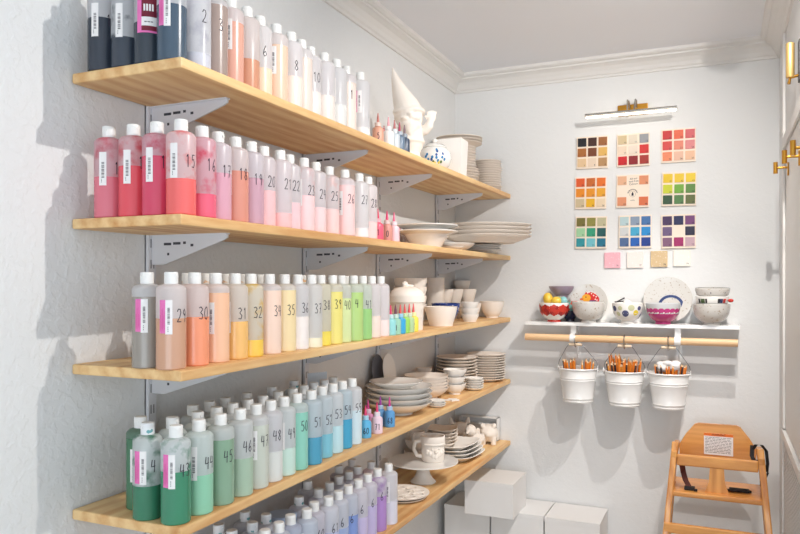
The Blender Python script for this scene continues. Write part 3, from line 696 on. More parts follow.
star = MB().prism([( (.03 if k % 2 == 0 else .017)*math.cos(k*PI/5), (.03 if k % 2 == 0 else .017)*math.sin(k*PI/5)) for k in range(10)], T(0, 0, 0), .006)
tag(star.build('star_ornament', M_BISQW, loc=(P.x, P.y, zs)), 'flat cream star ornament lying at the fourth shelf edge', 'ornament')
stack('bowl', 3, bowl_prof(.05, .046, .5), .031, M_BISQW, (.19, 2.985, zs), 'small cream bowl with leaf edge beside medium bowls', 'bowl', 'leaf edged bowls on the fourth shelf', .002, 40, fn=lambda a, z: 1+.03*math.cos(a*6))
stack('small_dish', 5, [(0, .001), (.02, 0), (.036, .008), (.043, .013), (.043, .015), (.034, .011), (0, .004)], .0105, M_BISQW, (.232, 3.125, zs), 'small fluted dish stacked before the plate stacks', 'dish', 'fluted dishes on the fourth shelf', .0015, 40, fn=scal)
stack('plate', 9, plate_prof(.098, .018), .0148, M_BISQ, (.105, 3.255, zs), 'cream plate in the left plate stack, fourth shelf', 'plate', 'left plate stack on the fourth shelf', .002)
stack('plate', 11, plate_prof(.097, .018), .0118, M_BISQ, (.185, 3.458, zs), 'cream plate in the right plate stack, fourth shelf', 'plate', 'right plate stack on the fourth shelf', .002)
for k, (X_, Y_, ml, lb) in enumerate([(.018, on_x(383, 0, .03).y, mat('slate_glaze', (104, 104, 112), .4), 'dark rimmed plate leaning on the left wall, fourth shelf'), (.044, on_x(388, 0, .03).y, M_BISQW, 'pale plate leaning on wall beside the dark one, fourth shelf')]):
    o = MB().lathe(plate_prof(.1, .01), 44, fn=lambda a, z: 1-.45*abs(math.sin(a))**2).build('plate', ml, loc=(X_-.012, Y_, zs+.1), rot=(0, PI/2-.13, 0)); tag(o, lb, 'plate')
y5 = 2.70
t = empty('creamer', (.04, 3.0, zs+.0), 'cream pouring jug behind the medium bowls, fourth shelf', 'jug')
link('jug_body', MB().lathe([(0, 0), (.03, 0), (.036, .01), (.037, .05), (.03, .085), (.036, .105), (.033, .105), (.027, .085), (.03, .012), (0, .008)], 32).mesh('jug_body', M_BISQ), t)
link('handle', MB().tube([(0, .032, .085), (0, .055, .082), (0, .06, .055), (0, .036, .03)], .005).mesh('handle', M_BISQ), t)
# acrylic card holder
cr = MB().box(-.001, -.035, 0, .001, .035, .2); cr.box(-.012, -.03, 0, .012, .03, .002)
tag(cr.build('card_holder', mat('acrylic', (205, 212, 220), .1, spec=.8), loc=(.085, 1.99, zs+.0), rot=(0, 0, -.5)), 'small clear acrylic card stand behind the bottles', 'card stand')

# fifth shelf
zs = Z[4]
t0 = on_z(409, 496, zs)
def palette(a): pass
for k in range(2):
    tp = empty('paint_palette', (.175, 2.45, zs+.012*k), ['lower','upper'][k]+' cream egg plate with round wells on the bottom shelf', 'plate', 'egg plates on the bottom shelf')
    me = MB(); me.lathe([(0, .002), (.07, 0), (.075, .003), (.09, .008), (.0905, .0105), (.088, .0105), (.07, .0065), (0, .006)], 48)
    link('plate_body', me.mesh('plate_body', M_BISQ), tp)
    if k:
        tp.scale = (1.12, 1.12, 1)
        wl = MB()
        for q in range(9):
            a = q*2*PI/9; wl.tube([(.058*math.cos(a)+.0165*math.cos(b_*PI/8)*1.15, .058*math.sin(a)+.0165*math.sin(b_*PI/8), .0082) for b_ in range(16)], .0026, 6, closed=True)
        wl.tube([(.026*math.cos(b_*PI/8), .026*math.sin(b_*PI/8), .0082) for b_ in range(16)], .0026, 6, closed=True)
        link('well_rims', wl.mesh('well_rims', M_BISQ), tp)
Pc = Vector((.165, 2.68, zs)); rc = .14
t = empty('cake_stand', Pc, 'pale cream pedestal cake stand carrying the mug', 'cake stand')
link('pedestal', MB().lathe([(0, 0), (.05, 0), (.052, .004), (.038, .018), (.028, .035), (.026, .055), (.034, .068), (0, .068)], 40).mesh('pedestal', M_GLAZE), t)
link('stand_plate', MB().lathe([(0, .0682), (.03, .0682), (.11, .077), (rc, .083), (rc, .086), (rc-.003, .0865), (.1, .0815), (0, .081)], 56).mesh('stand_plate', M_GLAZE), t)
t = empty('face_mug', (Pc.x+.03, Pc.y+.03, zs+.0818), 'cream mug with a raised bearded face standing on the cake stand', 'mug', rz=math.atan2(-Pc.y, CAM.x-Pc.x)+.25)
link('mug_body', MB().lathe([(0, 0), (.034, 0), (.037, .004), (.039, .03), (.038, .052), (.041, .056), (.042, .07), (.04, .078), (.037, .078), (.036, .06), (.034, .006), (0, .005)], 40).mesh('mug_body', M_BISQ), t)
link('handle', MB().tube([(-.005, -.036, .062), (-.007, -.058, .06), (-.008, -.064, .038), (-.006, -.054, .018), (-.004, -.036, .014)], .0065, 10).mesh('handle', M_BISQ), t)
fc = MB(); fc.blob((.041, 0, .036), (.006, .007, .006)); fc.blob((.036, -.012, .043), (.004, .004, .004)); fc.blob((.036, .012, .043), (.004, .004, .004))
for i in range(7):
    a = -.75+i*.25; fc.blob((.037*math.cos(a), .037*math.sin(a), .02+.004*abs(i-3)), (.006, .007, .01))
fc.tube([(.0405*math.cos(-1+i*.2), .0405*math.sin(-1+i*.2), .055) for i in range(11)], .004, 8)
link('face_relief', fc.mesh('face_relief', M_BISQ), t); t.scale = (1.2, 1.2, 1.3)
# square plates
def sq_plate(a, h=.018, b=None):
    b = b or a; mb = MB(); R2 = []
    def ring(s, z, sag):
        out = []
        for k in range(32):
            an = 2*PI*k/32+PI/4; c, s_ = math.cos(an), math.sin(an); q = (abs(c)**6+abs(s_)**6)**(-1/6)
            out.append(Vector((a*s*c*q, b*s*s_*q, z+sag*(max(0, q-1)))))
        return out
    rings = [ring(.6, 0, 0), ring(.95, h-.004, .02), ring(1, h-.002, .02), ring(.98, h, .02), ring(.62, .006, 0)]
    vs = [Vector((0, 0, 0))]+[v for r in rings for v in r]+[Vector((0, 0, .006))]
    fs = [(0, 1+(k+1) % 32, 1+k) for k in range(32)]
    for j in range(4): fs += [(1+j*32+k, 1+j*32+(k+1) % 32, 1+(j+1)*32+(k+1) % 32, 1+(j+1)*32+k) for k in range(32)]
    L = len(vs)-1; fs += [(1+4*32+k, 1+4*32+(k+1) % 32, L) for k in range(32)]
    mb.add(vs, fs, 0, True); return mb
tr = sq_plate(.105, .026, .125).mesh('serving_tray', M_BISQW)
for k in range(4): tag(link('serving_tray', tr, None, (.152-.006*k, 3.115-.006*k, zs+.0165*k), (0, 0, -.08)), 'oblong cream tray right of the cake stand, %s' % ['lowest', 'second from bottom', 'third from bottom', 'uppermost'][k], 'tray', 'oblong trays on the bottom shelf')
sp = sq_plate(.066).mesh('square_plate', M_BISQ)
for k in range(5): tag(link('square_plate', sp, None, (.1, 3.065+.003*k, zs+.062+.0145*k), (0, 0, .1+.03*k)), 'small square cream plate on the oblong trays, %s from bottom' % ORD[k], 'plate', 'square plates on the bottom shelf')
tag(MB().lathe(bowl_prof(.06, .07, .45), 36).build('bowl', M_BISQ, loc=(.05, 2.90, zs)), 'round cream bowl against the wall, bottom shelf', 'bowl')
tag(MB().lathe(bowl_prof(.055, .055, .45), 36, fn=lambda a, z: 1+.04*math.cos(5*a)).build('bowl', M_BISQ, loc=(.05, 2.90, zs+.064)), 'wavy cream bowl set in the round bowl, bottom shelf', 'bowl')
t = empty('cup', (.05, 2.90, zs+.078), 'small handled cup standing in the wavy bowl', 'cup')
link('cup_body', MB().lathe([(0, 0), (.022, 0), (.03, .05), (.032, .075), (.03, .075), (.026, .05), (.019, .005), (0, .004)], 28).mesh('cup_body', M_BISQ), t)
link('handle', MB().tube([(0, -.03, .066), (0, -.046, .064), (0, -.046, .042), (0, -.029, .038)], .004).mesh('handle', M_BISQ), t)
def birdfig(mb):
    mb.blob((0, 0, .03), (.04, .034, .032)); mb.blob((.018, -.012, .066), (.024, .022, .022)); mb.tube([(.03, -.02, .066), (.054, -.03, .062)], [.01, .002], 10)
    mb.tube([(-.03, .01, .04), (-.056, .02, .06)], [.018, .006], 10); mb.blob((.0, .032, .036), (.026, .01, .018)); mb.lathe([(0, 0), (.03, 0), (.03, .01), (0, .012)], 20)
o = fused('bird_figurine', birdfig, M_BISQ, (.165, 3.325, zs), .003, (0, 0, -1.2)); o.scale = (1.3, 1.3, 1.35); tag(o, 'unpainted cream bird figurine near the back wall, bottom shelf', 'figurine')
def pigfig(mb):
    mb.blob((0, 0, .045), (.042, .038, .036)); mb.blob((.036, 0, .045), (.012, .015, .013)); mb.blob((.02, .022, .078), (.008, .01, .012)); mb.blob((.02, -.022, .078), (.008, .01, .012))
    for a, b_ in ((-.022, -.02), (-.022, .02), (.022, -.02), (.022, .02)): mb.tube([(a, b_, 0), (a, b_, .03)], .011, 10)
o = fused('pig_figurine', pigfig, M_BISQ, (.2, 3.45, zs), .003, (0, 0, -1.3)); o.scale = (1.25, 1.25, 1.2); tag(o, 'unpainted cream rounded pig money box at shelf end', 'figurine')
def egg(mb): mb.blob((0, 0, .05), (.036, .036, .04)); mb.lathe([(0, 0), (.028, 0), (.03, .02), (0, .03)], 20); mb.blob((.03, .008, .05), (.01, .01, .012)); mb.tube([(-.01, -.03, .08), (-.012, -.036, .105)], [.012, .005], 8); mb.tube([(-.01, .03, .08), (-.012, .036, .105)], [.012, .005], 8)
o = fused('cat_figurine', egg, M_BISQ, (.07, 3.40, zs), .003, (0, 0, -1.0)); o.scale = (1.3, 1.3, 1.2); tag(o, 'unpainted cream cat figurine against the wall, bottom shelf', 'figurine')
mb = MB().box(0, 0, 0, .006, .1, .1); 
fr = MB(); W_, H_ = .2, .115
fr.box(0, 0, 0, W_, .05, .003); fr.box(0, 0, H_-.003, W_, .05, H_); fr.box(0, 0, 0, .003, .05, H_); fr.box(W_-.003, 0, 0, W_, .05, H_); fr.box(0, .047, 0, W_, .05, H_); fr.box(.003, 0, H_-.035, W_-.003, .05, H_-.032)
tag(fr.build('letter_tray', mat('tray_white', (240, 238, 236), .5), loc=(.025, YB-.054, zs)), 'open grey two tier tray against back wall, bottom shelf', 'tray')

# ------------------------------------------------------------------ white cardboard boxes on the floor
def carton(x0, y0, z0, x1, y1, z1, label):
    t = empty('cardboard_box', ((x0+x1)/2, (y0+y1)/2, z0), label, 'box', 'white boxes in the corner')
    w_, d_, h_ = (x1-x0)/2, (y1-y0)/2, z1-z0
    link('box_body', MB().box(-w_+.001, -d_+.001, 0, w_-.001, d_-.001, h_-.0015, bev=.0015).mesh('box_body', M_CARD), t)
    link('lid_flap', MB().box(-w_, -d_, h_-.0015, w_, d_-.001, h_, 0).box(-w_, -d_-.0002, h_-.02, w_, -d_+.0008, h_, 0).mesh('lid_flap', M_CARD), t)
zt = .325; bh = .16
for lv in range(2):
    z1 = zt-lv*bh; z0 = z1-bh+.0015
    nm = ['upper', 'floor'][lv]
    carton(.018, 3.315, z0, .247, 3.56, z1, 'white cardboard box in %s row against left wall' % nm)
    carton(.2515, 3.32, z0, .5035, 3.56, z1, 'white cardboard box in the middle of the %s row' % nm)
    carton(.5085, 3.312, z0, .757, 3.56, z1, 'white cardboard box at right end of the %s row' % nm)
carton(.155, 3.215, zt+.0008, .388, 3.46, zt+.158, 'white cardboard box sitting on top of the others')

# ------------------------------------------------------------------ back wall shelf with rod and buckets
x0, x1, yf = .391, 1.324, 3.42; zs = 1.2165
tag(MB().box(x0, yf, zs-.017, x1, YB-.001, zs, bev=.002).build('wall_shelf', M_ENAMEL), 'white narrow shelf on the back wall above wooden rod', 'shelf')
RZc = 1.142; RYc = 3.43
tag(MB().tube([(.391, RYc, RZc), (1.316, RYc, RZc)], .0165, 20).build('hanging_rod', M_BEECH), 'pale wooden rod under the white back wall shelf', 'rod')
for k, px in enumerate((572.5, 677.5)):
    P = on_y(px, 330, yf)
    b = MB().box(-.013, 3.5645-0, 1.02, .013, YB, zs-.017); b.box(-.013, 3.44, zs-.021, .013, YB, zs-.0175)
    b.box(-.013, 3.443, RZc+.0165, .013, 3.447, zs-.018); b.tube([(-.013, RYc, RZc), (.013, RYc, RZc)], .0195, 20)
    b.prism([(3.5, zs-.02), (3.566, zs-.02), (3.566, 1.03)], Matrix(((0, 0, 1, -.002), (1, 0, 0, 0), (0, 1, 0, 0), (0, 0, 0, 1))), .004)
    o = b.build('rod_bracket', M_ENAMEL, loc=(P.x, 0, 0)); tag(o, 'white bracket holding rod, %s one of two' % ('left', 'right')[k], 'bracket', 'brackets of the white shelf')
# buckets
M_PENC = mat('pencil_orange', (238, 134, 40), .4); M_PENT = mat('pencil_tip', (235, 200, 160), .6); M_LEAD = mat('pencil_lead', (60, 40, 40), .6)
M_PEN2 = mat('pencil_dark', (60, 40, 38), .45)
bprof = [(0, .002), (.055, .002), (.056, 0), (.0595, 0), (.0605, .003), (.0625, .006), (.061, .01), (.0635, .016), (.065, .02), (.0635, .024), (.0735, .1), (.0755, .104), (.074, .108), (.0765, .114), (.0745, .118), (.078, .15), (.0815, .152), (.0835, .156), (.0815, .16), (.077, .159), (.0755, .15), (.06, .008), (0, .006)]
def bucket(px, ytop, which, hx):
    c = on_y(px, ytop, RYc+.014); zt_ = c.z+.006; z0 = zt_-.16
    t = empty('metal_bucket', (c.x, RYc+.014, z0), 'white enamelled bucket hanging from the rod, %s of three' % which, 'bucket', 'white buckets on the rod')
    link('bucket_body', MB().lathe([(a*1.1, b) for a, b in bprof], 44).mesh('bucket_body', M_ENAMEL), t)
    for s in (-1, 1):
        e = MB().prism([(-.011, -.016), (.011, -.016), (.011, .008), (.007, .016), (-.007, .016), (-.011, .008)], T(s*.0815, 0, .152) @ RX(PI/2) @ RY(PI/2) @ T(0, 0, -.0012) if False else T(s*.0915-.0012, 0, .156) @ Matrix(((0, 0, 1, 0), (1, 0, 0, 0), (0, 1, 0, 0), (0, 0, 0, 1))), .0024)
        link('ear', e.mesh('ear', M_ENAMEL), t)
    gx = hx-c.x; gz = RZc-.029-z0
    gy = -.014
    pts = [(-.0925, -.003, .162), (-.086, -.004, .19), (gx-.042, gy, gz-.014), (gx-.03, gy, gz)]
    pts += [(gx+.03, gy, gz), (gx+.042, gy, gz-.014), (.086, -.004, .19), (.0925, -.003, .162)]
    hd = link('handle', MB().tube(pts, .0013, 6).mesh('handle', M_WIRE), t)
    link('grip', MB().tube([(gx-.03, gy, gz), (gx+.03, gy, gz)], .0068, 14).mesh('grip', M_GRIP), hd)
    ring = MB().tube([(0, RYc+.024*math.sin(a), RZc-.01+.0305*math.cos(a)) for a in [i*2*PI/24 for i in range(24)]], .003, 8, closed=True)
    o = ring.build('hook_ring', M_CHROME, loc=(hx, 0, 0), rot=(0, 0, 0)); tag(o, 'metal ring looped over rod holding the %s bucket' % which, 'ring', 'metal rings on the rod')
    return t, Vector((c.x, RYc+.014, z0))
def pencil_mesh(L, m, alt):
    mb = MB(); mb.lathe([(0, 0), (.0042, 0), (.0042, L-.012), (.0012, L-.002), (0, L)], 6, mats=[0, 0, 1, 2], smooth=False); return mb.mesh('pencil', [m, M_PENT, M_LEAD])
PM = [pencil_mesh(.188, M_PENC, 0), pencil_mesh(.205, M_PENC, 0), pencil_mesh(.19, M_PEN2, 0), pencil_mesh(.182, mat('pencil_amber', (245, 165, 70), .45), 0), pencil_mesh(.225, M_PENC, 0)]
def fill_pencils(c, n, lab, grp, amax, seed, long=0, skipmid=False):
    rn = random.Random(seed); pts = []
    for _ in range(6000):
        a = rn.uniform(0, 2*PI); rt = math.sqrt(rn.random())*.073
        if skipmid and abs(math.cos(a)*rt) < .022: continue
        p = (rt*math.cos(a), rt*math.sin(a))
        if all(math.hypot(p[0]-q[0], p[1]-q[1]) > .0132 for q in pts): pts.append(p)
        if len(pts) >= n: break
    for p in pts:
        top = Vector((p[0], p[1], .158)); bot = Vector((p[0]*.7, p[1]*.7, .012))
        me = PM[rn.choice((0, 1, 1, 3, 4, 2) if long else (0, 0, 3, 0, 2, 0, 3, 0))]
        q = (top-bot).to_track_quat('Z', 'Y'); o = link('pencil', me, None, c+bot); o.rotation_euler = q.to_euler()
        tag(o, lab, 'pencil', grp)
B1 = bucket(578, 368.5, 'leftmost', on_y(575.5, 340, RYc).x)
B2 = bucket(624.3, 371.5, 'middle', on_y(624.5, 340, RYc).x)
B3 = bucket(668.7, 373.5, 'rightmost', on_y(668.5, 340, RYc).x)
fill_pencils(B1[1], 26, 'orange wooden pencil standing in the leftmost bucket', 'pencils in the leftmost bucket', .3, 1, 0, True)
fill_pencils(B2[1], 44, 'orange wooden pencil standing in the middle bucket', 'pencils in the middle bucket', .3, 2, 1)
fill_pencils(B3[1], 26, 'orange wooden pencil standing in the rightmost bucket', 'pencils in the rightmost bucket', .3, 5, 0)
def cloth(mb):
    rn = random.Random(4)
    for i in range(14): mb.blob((rn.uniform(-.035, .035), rn.uniform(-.03, .02), .182+rn.uniform(-.008, .022)), (rn.uniform(.012, .026), rn.uniform(.01, .02), rn.uniform(.01, .018)))
o = fused('crumpled_cloth', cloth, mat('white_cloth', (240, 238, 236), .9), B3[1], .0035); tag(o, 'crumpled white tissue lying on the pencils in the rightmost bucket', 'tissue')

# ------------------------------------------------------------------ bowls on the back wall shelf
def facing(P): return math.atan2(-P.y, CAM.x-P.x)
footb = lambda r, h: [(0, .004), (r*.42, .003), (r*.44, 0), (r*.47, 0), (r*.47, .003), (r*.43, .010), (r*.46, .013), (r*.71, .023), (r*.91, h*.5), (r*.985, h*.78), (r, h-.002), (r-.002, h), (r-.005, h-.001), (r*.94, h*.77), (r*.85, h*.52), (r*.6, .03), (0, .022)]
def wbowl(px, w_, yy, label, m, h=.085, z=zs, patt=None, mats=None, foot=None, name='bowl'):
    P = on_y(px, 300, yy); P.z = z; r = rad(P, w_)
    pr = footb(r, h)
    ml = None
    if mats: ml = [mats(a, b) for a, b in zip(pr[:-1], pr[1:])]
    o = MB().lathe(pr, 44, mats=ml).build(name, m, loc=P, rot=(0, 0, facing(P))); tag(o, label, 'bowl', 'decorated bowls on the white shelf')
    if patt:
        mb = MB(); mm = patt(mb, prof_fun(pr[3:]), r, h); link('painted_pattern', mb.mesh('painted_pattern', mm), o)
    return o, P, r
red = mat('red_glaze', (198, 52, 42), .2, coat=.3)
def flowers(o, r, h):
    f = prof_fun(footb(r, h)[3:]); rn = random.Random(5)
    for a0 in (-1.25, -.62, 0, .62, 1.25, 2.2, 3.2, 4.2):
        mb = MB()
        for k in range(9):
            an = k*2*PI/8; s_ = 0 if k == 8 else 1
            dot_on(mb, f, a0+s_*.24*math.cos(an), h*.62+s_*.018*math.sin(an), .15, .0095, rn.choice((0, 1)), .0006+.0001*k)
        link('painted_flower', mb.mesh('painted_flower', [mat('red_petal', (205, 62, 48), .3), mat('red_petal_dark', (165, 38, 40), .3)]), o)
o, P, r = wbowl(554, 29.5, 3.447, 'white bowl with red flowers and red foot, leftmost bowl', [M_GLAZE, red], .09, mats=lambda a, b: 1 if a[1] < .013 and b[1] < .013 and a[0] > .01 else 0)
flowers(o, r, .09)
lemon = mat('lemon_ceramic', (238, 196, 70), .35)
tag(MB().blob((P.x-.028, P.y, zs+.106), (.024, .024, .032), M=RY(-.2)).build('lemon', lemon), 'pale yellow ceramic lemon standing in the red flowered bowl', 'fruit', 'ceramic pieces in the red flowered bowl')
tag(MB().blob((P.x+.012, P.y-.012, zs+.098), (.026, .02, .021)).build('lemon', lemon), 'bright yellow ceramic lemon lying in the red flowered bowl', 'fruit', 'ceramic pieces in the red flowered bowl')
tag(MB().blob((P.x+.045, P.y+.0, zs+.1), (.018, .016, .02)).build('turquoise_egg', mat('turquoise', (140, 200, 200), .3)), 'small turquoise ceramic egg in the red flowered bowl', 'ornament')
tag(MB().blob((P.x+.015, P.y+.03, zs+.104), (.028, .014, .016)).build('green_pear', mat('greenish', (190, 205, 160), .3)), 'pale green ceramic pear in the red flowered bowl', 'ornament')
# purple-grey and navy bowls behind it
nav = mat('navy_glaze', (28, 36, 66), .2, coat=.3)
P = on_y(566, 300, 3.525)
pr = bowl_prof(.041, .06, .6)
# stacked deep cups behind: navy, floral red, lilac-grey on top
for k, (ml, lb, z_) in enumerate([(nav, 'dark navy bowl at bottom behind the red flowered bowl', 0), (mat('coral_glaze', (214, 88, 70), .25, coat=.3, speck=(40, .55, (120, 180, 170))), 'coral spotted bowl behind the ceramic lemons', .046), (mat('lilac_glaze', (152, 136, 152), .3, coat=.3), 'lilac grey bowl on top behind the ceramic lemons', .078)]):
    tag(MB().lathe(bowl_prof(.036 if k < 2 else .06, .052, .6 if k < 2 else .45), 40).build('bowl', ml, loc=(P.x+.018-(.036 if k == 2 else 0), 3.531 if k < 2 else 3.508, zs+z_ if k < 2 else zs+.116)), lb, 'bowl', 'stacked bowls behind the red flowered bowl')
def wall_plate(px, w_, m, label, zc_, patt, z=zs, yb=3.553):
    P = on_y(px, 300, yb); r = rad(P, w_)/1.0
    tilt = PI/2-.14
    t = empty('plate', (P.x, yb-.013, z+r*math.cos(.14)+.001), label, 'plate', 'upright plates on the white shelf', rot=(tilt, 0, 0))
    link('plate_body', MB().lathe(plate_prof(r, .014), 56).mesh('plate_body', m), t)
    mb = MB(); mm = patt(mb, r); link('painted_pattern', mb.mesh('painted_pattern', mm), t)
def disc(mb, cx, cy, rx, ry, z, m, n=20, rot=0):
    vs = [(cx, cy, z)]+[(cx+rx*math.cos(a)*math.cos(rot)-ry*math.sin(a)*math.sin(rot), cy+rx*math.cos(a)*math.sin(rot)+ry*math.sin(a)*math.cos(rot), z) for a in [2*PI*i/n for i in range(n)]]
    mb.add(vs, [(0, i+1, (i+1) % n+1) for i in range(n)], m)
def pat_duck(mb, r):
    z = .0078
    mb0 = mb; o0 = len(mb.v)
    disc(mb, .012, .018, .034, .026, z, 0)          # red spotted cap
    disc(mb, -.012, .006, .021, .019, z+.0003, 1)      # yellow head
    disc(mb, -.034, .0, .009, .005, z+.0004, 2)
    disc(mb, -.014, .01, .0028, .0028, z+.0006, 3)
    disc(mb, .036, .004, .011, .018, z+.0002, 0, rot=.5)
    rn = random.Random(2)
    for p in [(.0, .034), (.015, .038), (.028, .03), (.012, .027), (.022, .018), (.034, .012), (.038, -.004), (-.006, .031), (.03, .0)]: disc(mb, p[0], p[1], .003, .003, z+.0007, 4, 10)
    disc(mb, .016, -.018, .04, .013, z+.0002, 5)
    for v in mb.v[o0:]: v.y += .016
    return [mat('plate_red', (212, 44, 40), .3), mat('plate_yellow', (240, 168, 44), .3), mat('plate_orange', (225, 110, 40), .3), mat('plate_black', (30, 26, 30), .3), M_GLAZE, mat('plate_blue', (48, 72, 120), .3)]
wall_plate(589.5, 37, M_SPECK, 'upright speckled plate painted with yellow bird in red spotted cap', 300, pat_duck)
def pat_ring(mb, r):
    n = 30; c = (.014, -.028); z = .0085
    vs = []
    for i in range(n):
        a = 2*PI*i/n
        for q in (.056, .043): vs.append((c[0]+q*math.cos(a), c[1]+q*math.sin(a)*.9, z))
    mb.add(vs, [(2*i, 2*i+1, (2*i+3) % (2*n), (2*i+2) % (2*n)) for i in range(n)], 0)
    return [mat('ring_blue', (48, 66, 118), .3)]
wall_plate(668, 46, M_SPECK, 'large upright speckled plate with blue ring behind magenta bowl', 300, pat_ring)
wbowl(588.5, 32.5, 3.447, 'plain speckled white bowl in front of the bird plate', M_SPECK, .096)
# tile backing
tag(MB().box(.63, 3.56, zs, .80, 3.568, zs+.12).build('tile', M_GLAZE, rot=(0, 0, 0), loc=(.015, 0, 0)), 'plain white tile leaning on wall behind the polka bowl', 'tile')
def pat_polka(mb, f, r, h):
    for a, z, c, s_ in [(-1.0, .068, 0, 1), (-.5, .07, 2, 0.8), (-.15, .046, 0, 1.2), (.25, .072, 2, 1.1), (.6, .05, 1, 1), (.85, .07, 0, .8), (-.7, .044, 2, .8), (1.3, .04, 0, 1), (2.2, .05, 1, 1), (3.1, .05, 0, 1), (4.2, .05, 2, 1)]: dot_on(mb, f, a, z, .2*s_, .0125*s_, c, n=14)
    return [mat('dot_navy', (78, 82, 120), .3), mat('dot_yellow', (232, 208, 60), .3), mat('dot_sage', (205, 205, 165), .3)]
wbowl(627.5, 30, 3.447, 'white bowl painted with navy, yellow and sage dots', M_GLAZE, .094, patt=pat_polka)
P = on_y(617, 305, 3.475)
tag(MB().tube([(P.x, 3.46, zs+.097), (P.x+.035, 3.465, zs+.115)], [.002, .0035], 8).tube([(P.x-.01, 3.47, zs+.096), (P.x+.03, 3.475, zs+.1)], .003, 8).build('teaspoon', M_BLACK), 'dark handled spoon resting in the dotted bowl', 'spoon')
tag(MB().blob((P.x+.045, 3.475, zs+.092), (.018, .018, .014)).build('white_pebble', M_BISQW), 'rounded white ceramic piece heaped in the dotted bowl', 'ornament')
wbowl(607, 9, 3.51, 'small silver grey bowl left of the dotted bowl', mat('silver_glaze', (165, 160, 155), .15, metal=.3), .045, name='bowl') if False else None
mag = mat('magenta_glaze', (196, 62, 128), .2, coat=.3)
def pat_heart(mb, f, r, h):
    for a in (-1.15, -.8, -.45, -.1, .25, .6, .95, 1.3): dot_on(mb, f, a, h*.6, .24, .016, 1, .0004+.0001*(int(a*100) % 3)); dot_on(mb, f, a+.15, h*.55, .055, .0035, 0, .001)
    return [M_GLAZE, mag]
wbowl(663, 33, 3.447, 'pale grey bowl with magenta lower half and magenta foot', [mat('pale_grey_glaze', (205, 206, 208), .2, coat=.3), mag], .094, patt=pat_heart, mats=lambda a, b: 1 if max(a[1], b[1]) < .0505 and a[0] > .01 and b[0] > .01 and a[0] <= b[0]+.02 and a[1] <= b[1] else 0)
o, P, r = wbowl(711.5, 35, 3.447, 'speckled white bowl at bottom of the right hand stack', M_SPECK, .092)
def bands(o, r, h):
    f = prof_fun(footb(r, h)[3:])
    for a0, a1, c in [(-.75, -.45, (66, 92, 52)), (-.95, -.78, (28, 28, 34)), (-.42, -.3, (28, 28, 34)), (.35, .5, (28, 28, 34)), (.505, .7, (44, 60, 100)), (.72, .95, (198, 52, 42))]:
        mb = MB(); n = 4; vs = []
        for i in range(n+1):
            a = a0+(a1-a0)*i/n
            for z in [h*.35, h*.6, h*.85]: q = f(z)+.0006; vs.append((q*math.cos(a), q*math.sin(a), z))
        mb.add(vs, [(3*i+j, 3*i+3+j, 3*i+4+j, 3*i+1+j) for i in range(n) for j in range(2)])
        link('painted_band', mb.mesh('painted_band', mat('band_glaze', c, .3)), o)
o2, P2_, r2_ = wbowl(712, 31, 3.447, 'white bowl with green, black and navy bands, middle of stack', M_GLAZE, .07, z=zs+.056); bands(o2, r2_, .07)
tag(MB().blob((P2_.x+.074, P2_.y-.03, zs+.108), (.012, .012, .008)).build('red_ornament', red), 'little red ceramic piece on the right rim of the bowl stack', 'ornament')
def pat_tri(mb, f, r, h):
    for a in (-.1, .8, -1.2): dot_on(mb, f, a, h*.7, .06, .005, 0, n=3)
    return [mat('tri_grey', (110, 108, 112), .3)]
o3, P3_, r3_ = wbowl(712.5, 32.5, 3.447, 'pale grey bowl with dark interior topping the right hand stack', [M_SPECK, mat('dark_inner', (60, 60, 66), .3)], .06, z=zs+.102, patt=pat_tri, mats=lambda a, b: 1 if b[0] < a[0] and a[1] > .025 and a[0] > b[0]+.001 and a[1] >= b[1] and a[1] > .02 else 0)
o3.rotation_euler = (0, .05, o3.rotation_euler[2])

# ------------------------------------------------------------------ swatch tiles
def text_mesh(txt, size, m):
    cu = bpy.data.curves.new('txt', 'FONT'); cu.body = txt; cu.size = size; cu.align_x = 'CENTER'; cu.align_y = 'CENTER'
    o = bpy.data.objects.new('txt', cu); col.objects.link(o); dg = bpy.context.evaluated_depsgraph_get()
    me = bpy.data.meshes.new_from_object(o.evaluated_get(dg)); bpy.data.objects.remove(o); me.materials.clear(); me.materials.append(m); return me
NUM = {}
def numtext(n, size=.011):
    k = (n, size)
    if k not in NUM: NUM[k] = text_mesh(str(n), size, M_INK)
    return NUM[k]
SWN = [['black, brown and tan', 'beige, grey and red', 'red, coral and pink'], ['orange and yellow', 'peach corner', 'yellow, lime and dark green'], ['olive, mint and teal', 'grey and bright blue', 'purple, navy and magenta']]
SWC = [
 [[(28,26,32),(72,38,28),(168,105,55),(180,110,48),(125,66,32),(240,190,100),(242,206,160),(250,226,200),(196,150,100)],
  [(224,200,158),(240,226,205),(160,162,166),(250,226,200),(250,232,214),(222,44,38),(216,20,30),(150,20,30),(176,44,30)],
  [(206,40,40),(240,100,60),(222,90,95),(222,66,60),(242,140,112),(235,138,138),(248,142,96),(246,196,168),(248,196,158)]],
 [[(240,96,36),(214,110,40),(246,120,30),(250,150,30),(250,160,30),(250,176,40),(222,200,160),(250,190,30),(252,226,190)],
  [(246,190,150),None,(240,155,110),None,None,None,(240,155,110),None,(236,120,70)],
  [(246,206,20),(248,208,30),(248,212,10),(214,220,40),(120,180,46),(90,140,46),(44,84,46),(84,132,66),(96,106,40)]],
 [[(128,116,48),(158,150,70),(210,200,160),(176,226,176),(50,166,126),(24,92,92),(44,156,166),(122,204,214),(16,116,146)],
  [(196,220,222),(150,168,190),(70,120,180),(222,222,220),(70,176,216),(30,146,216),(78,106,150),(20,96,186),(24,60,146)],
  [(70,42,90),(26,30,84),(122,62,122),(110,88,128),None,(30,26,60),(134,92,122),(170,30,100),(206,170,180)]]]
XS = [[.610, .798, .997], [.602, .796, .999], [.604, .806, .997]]
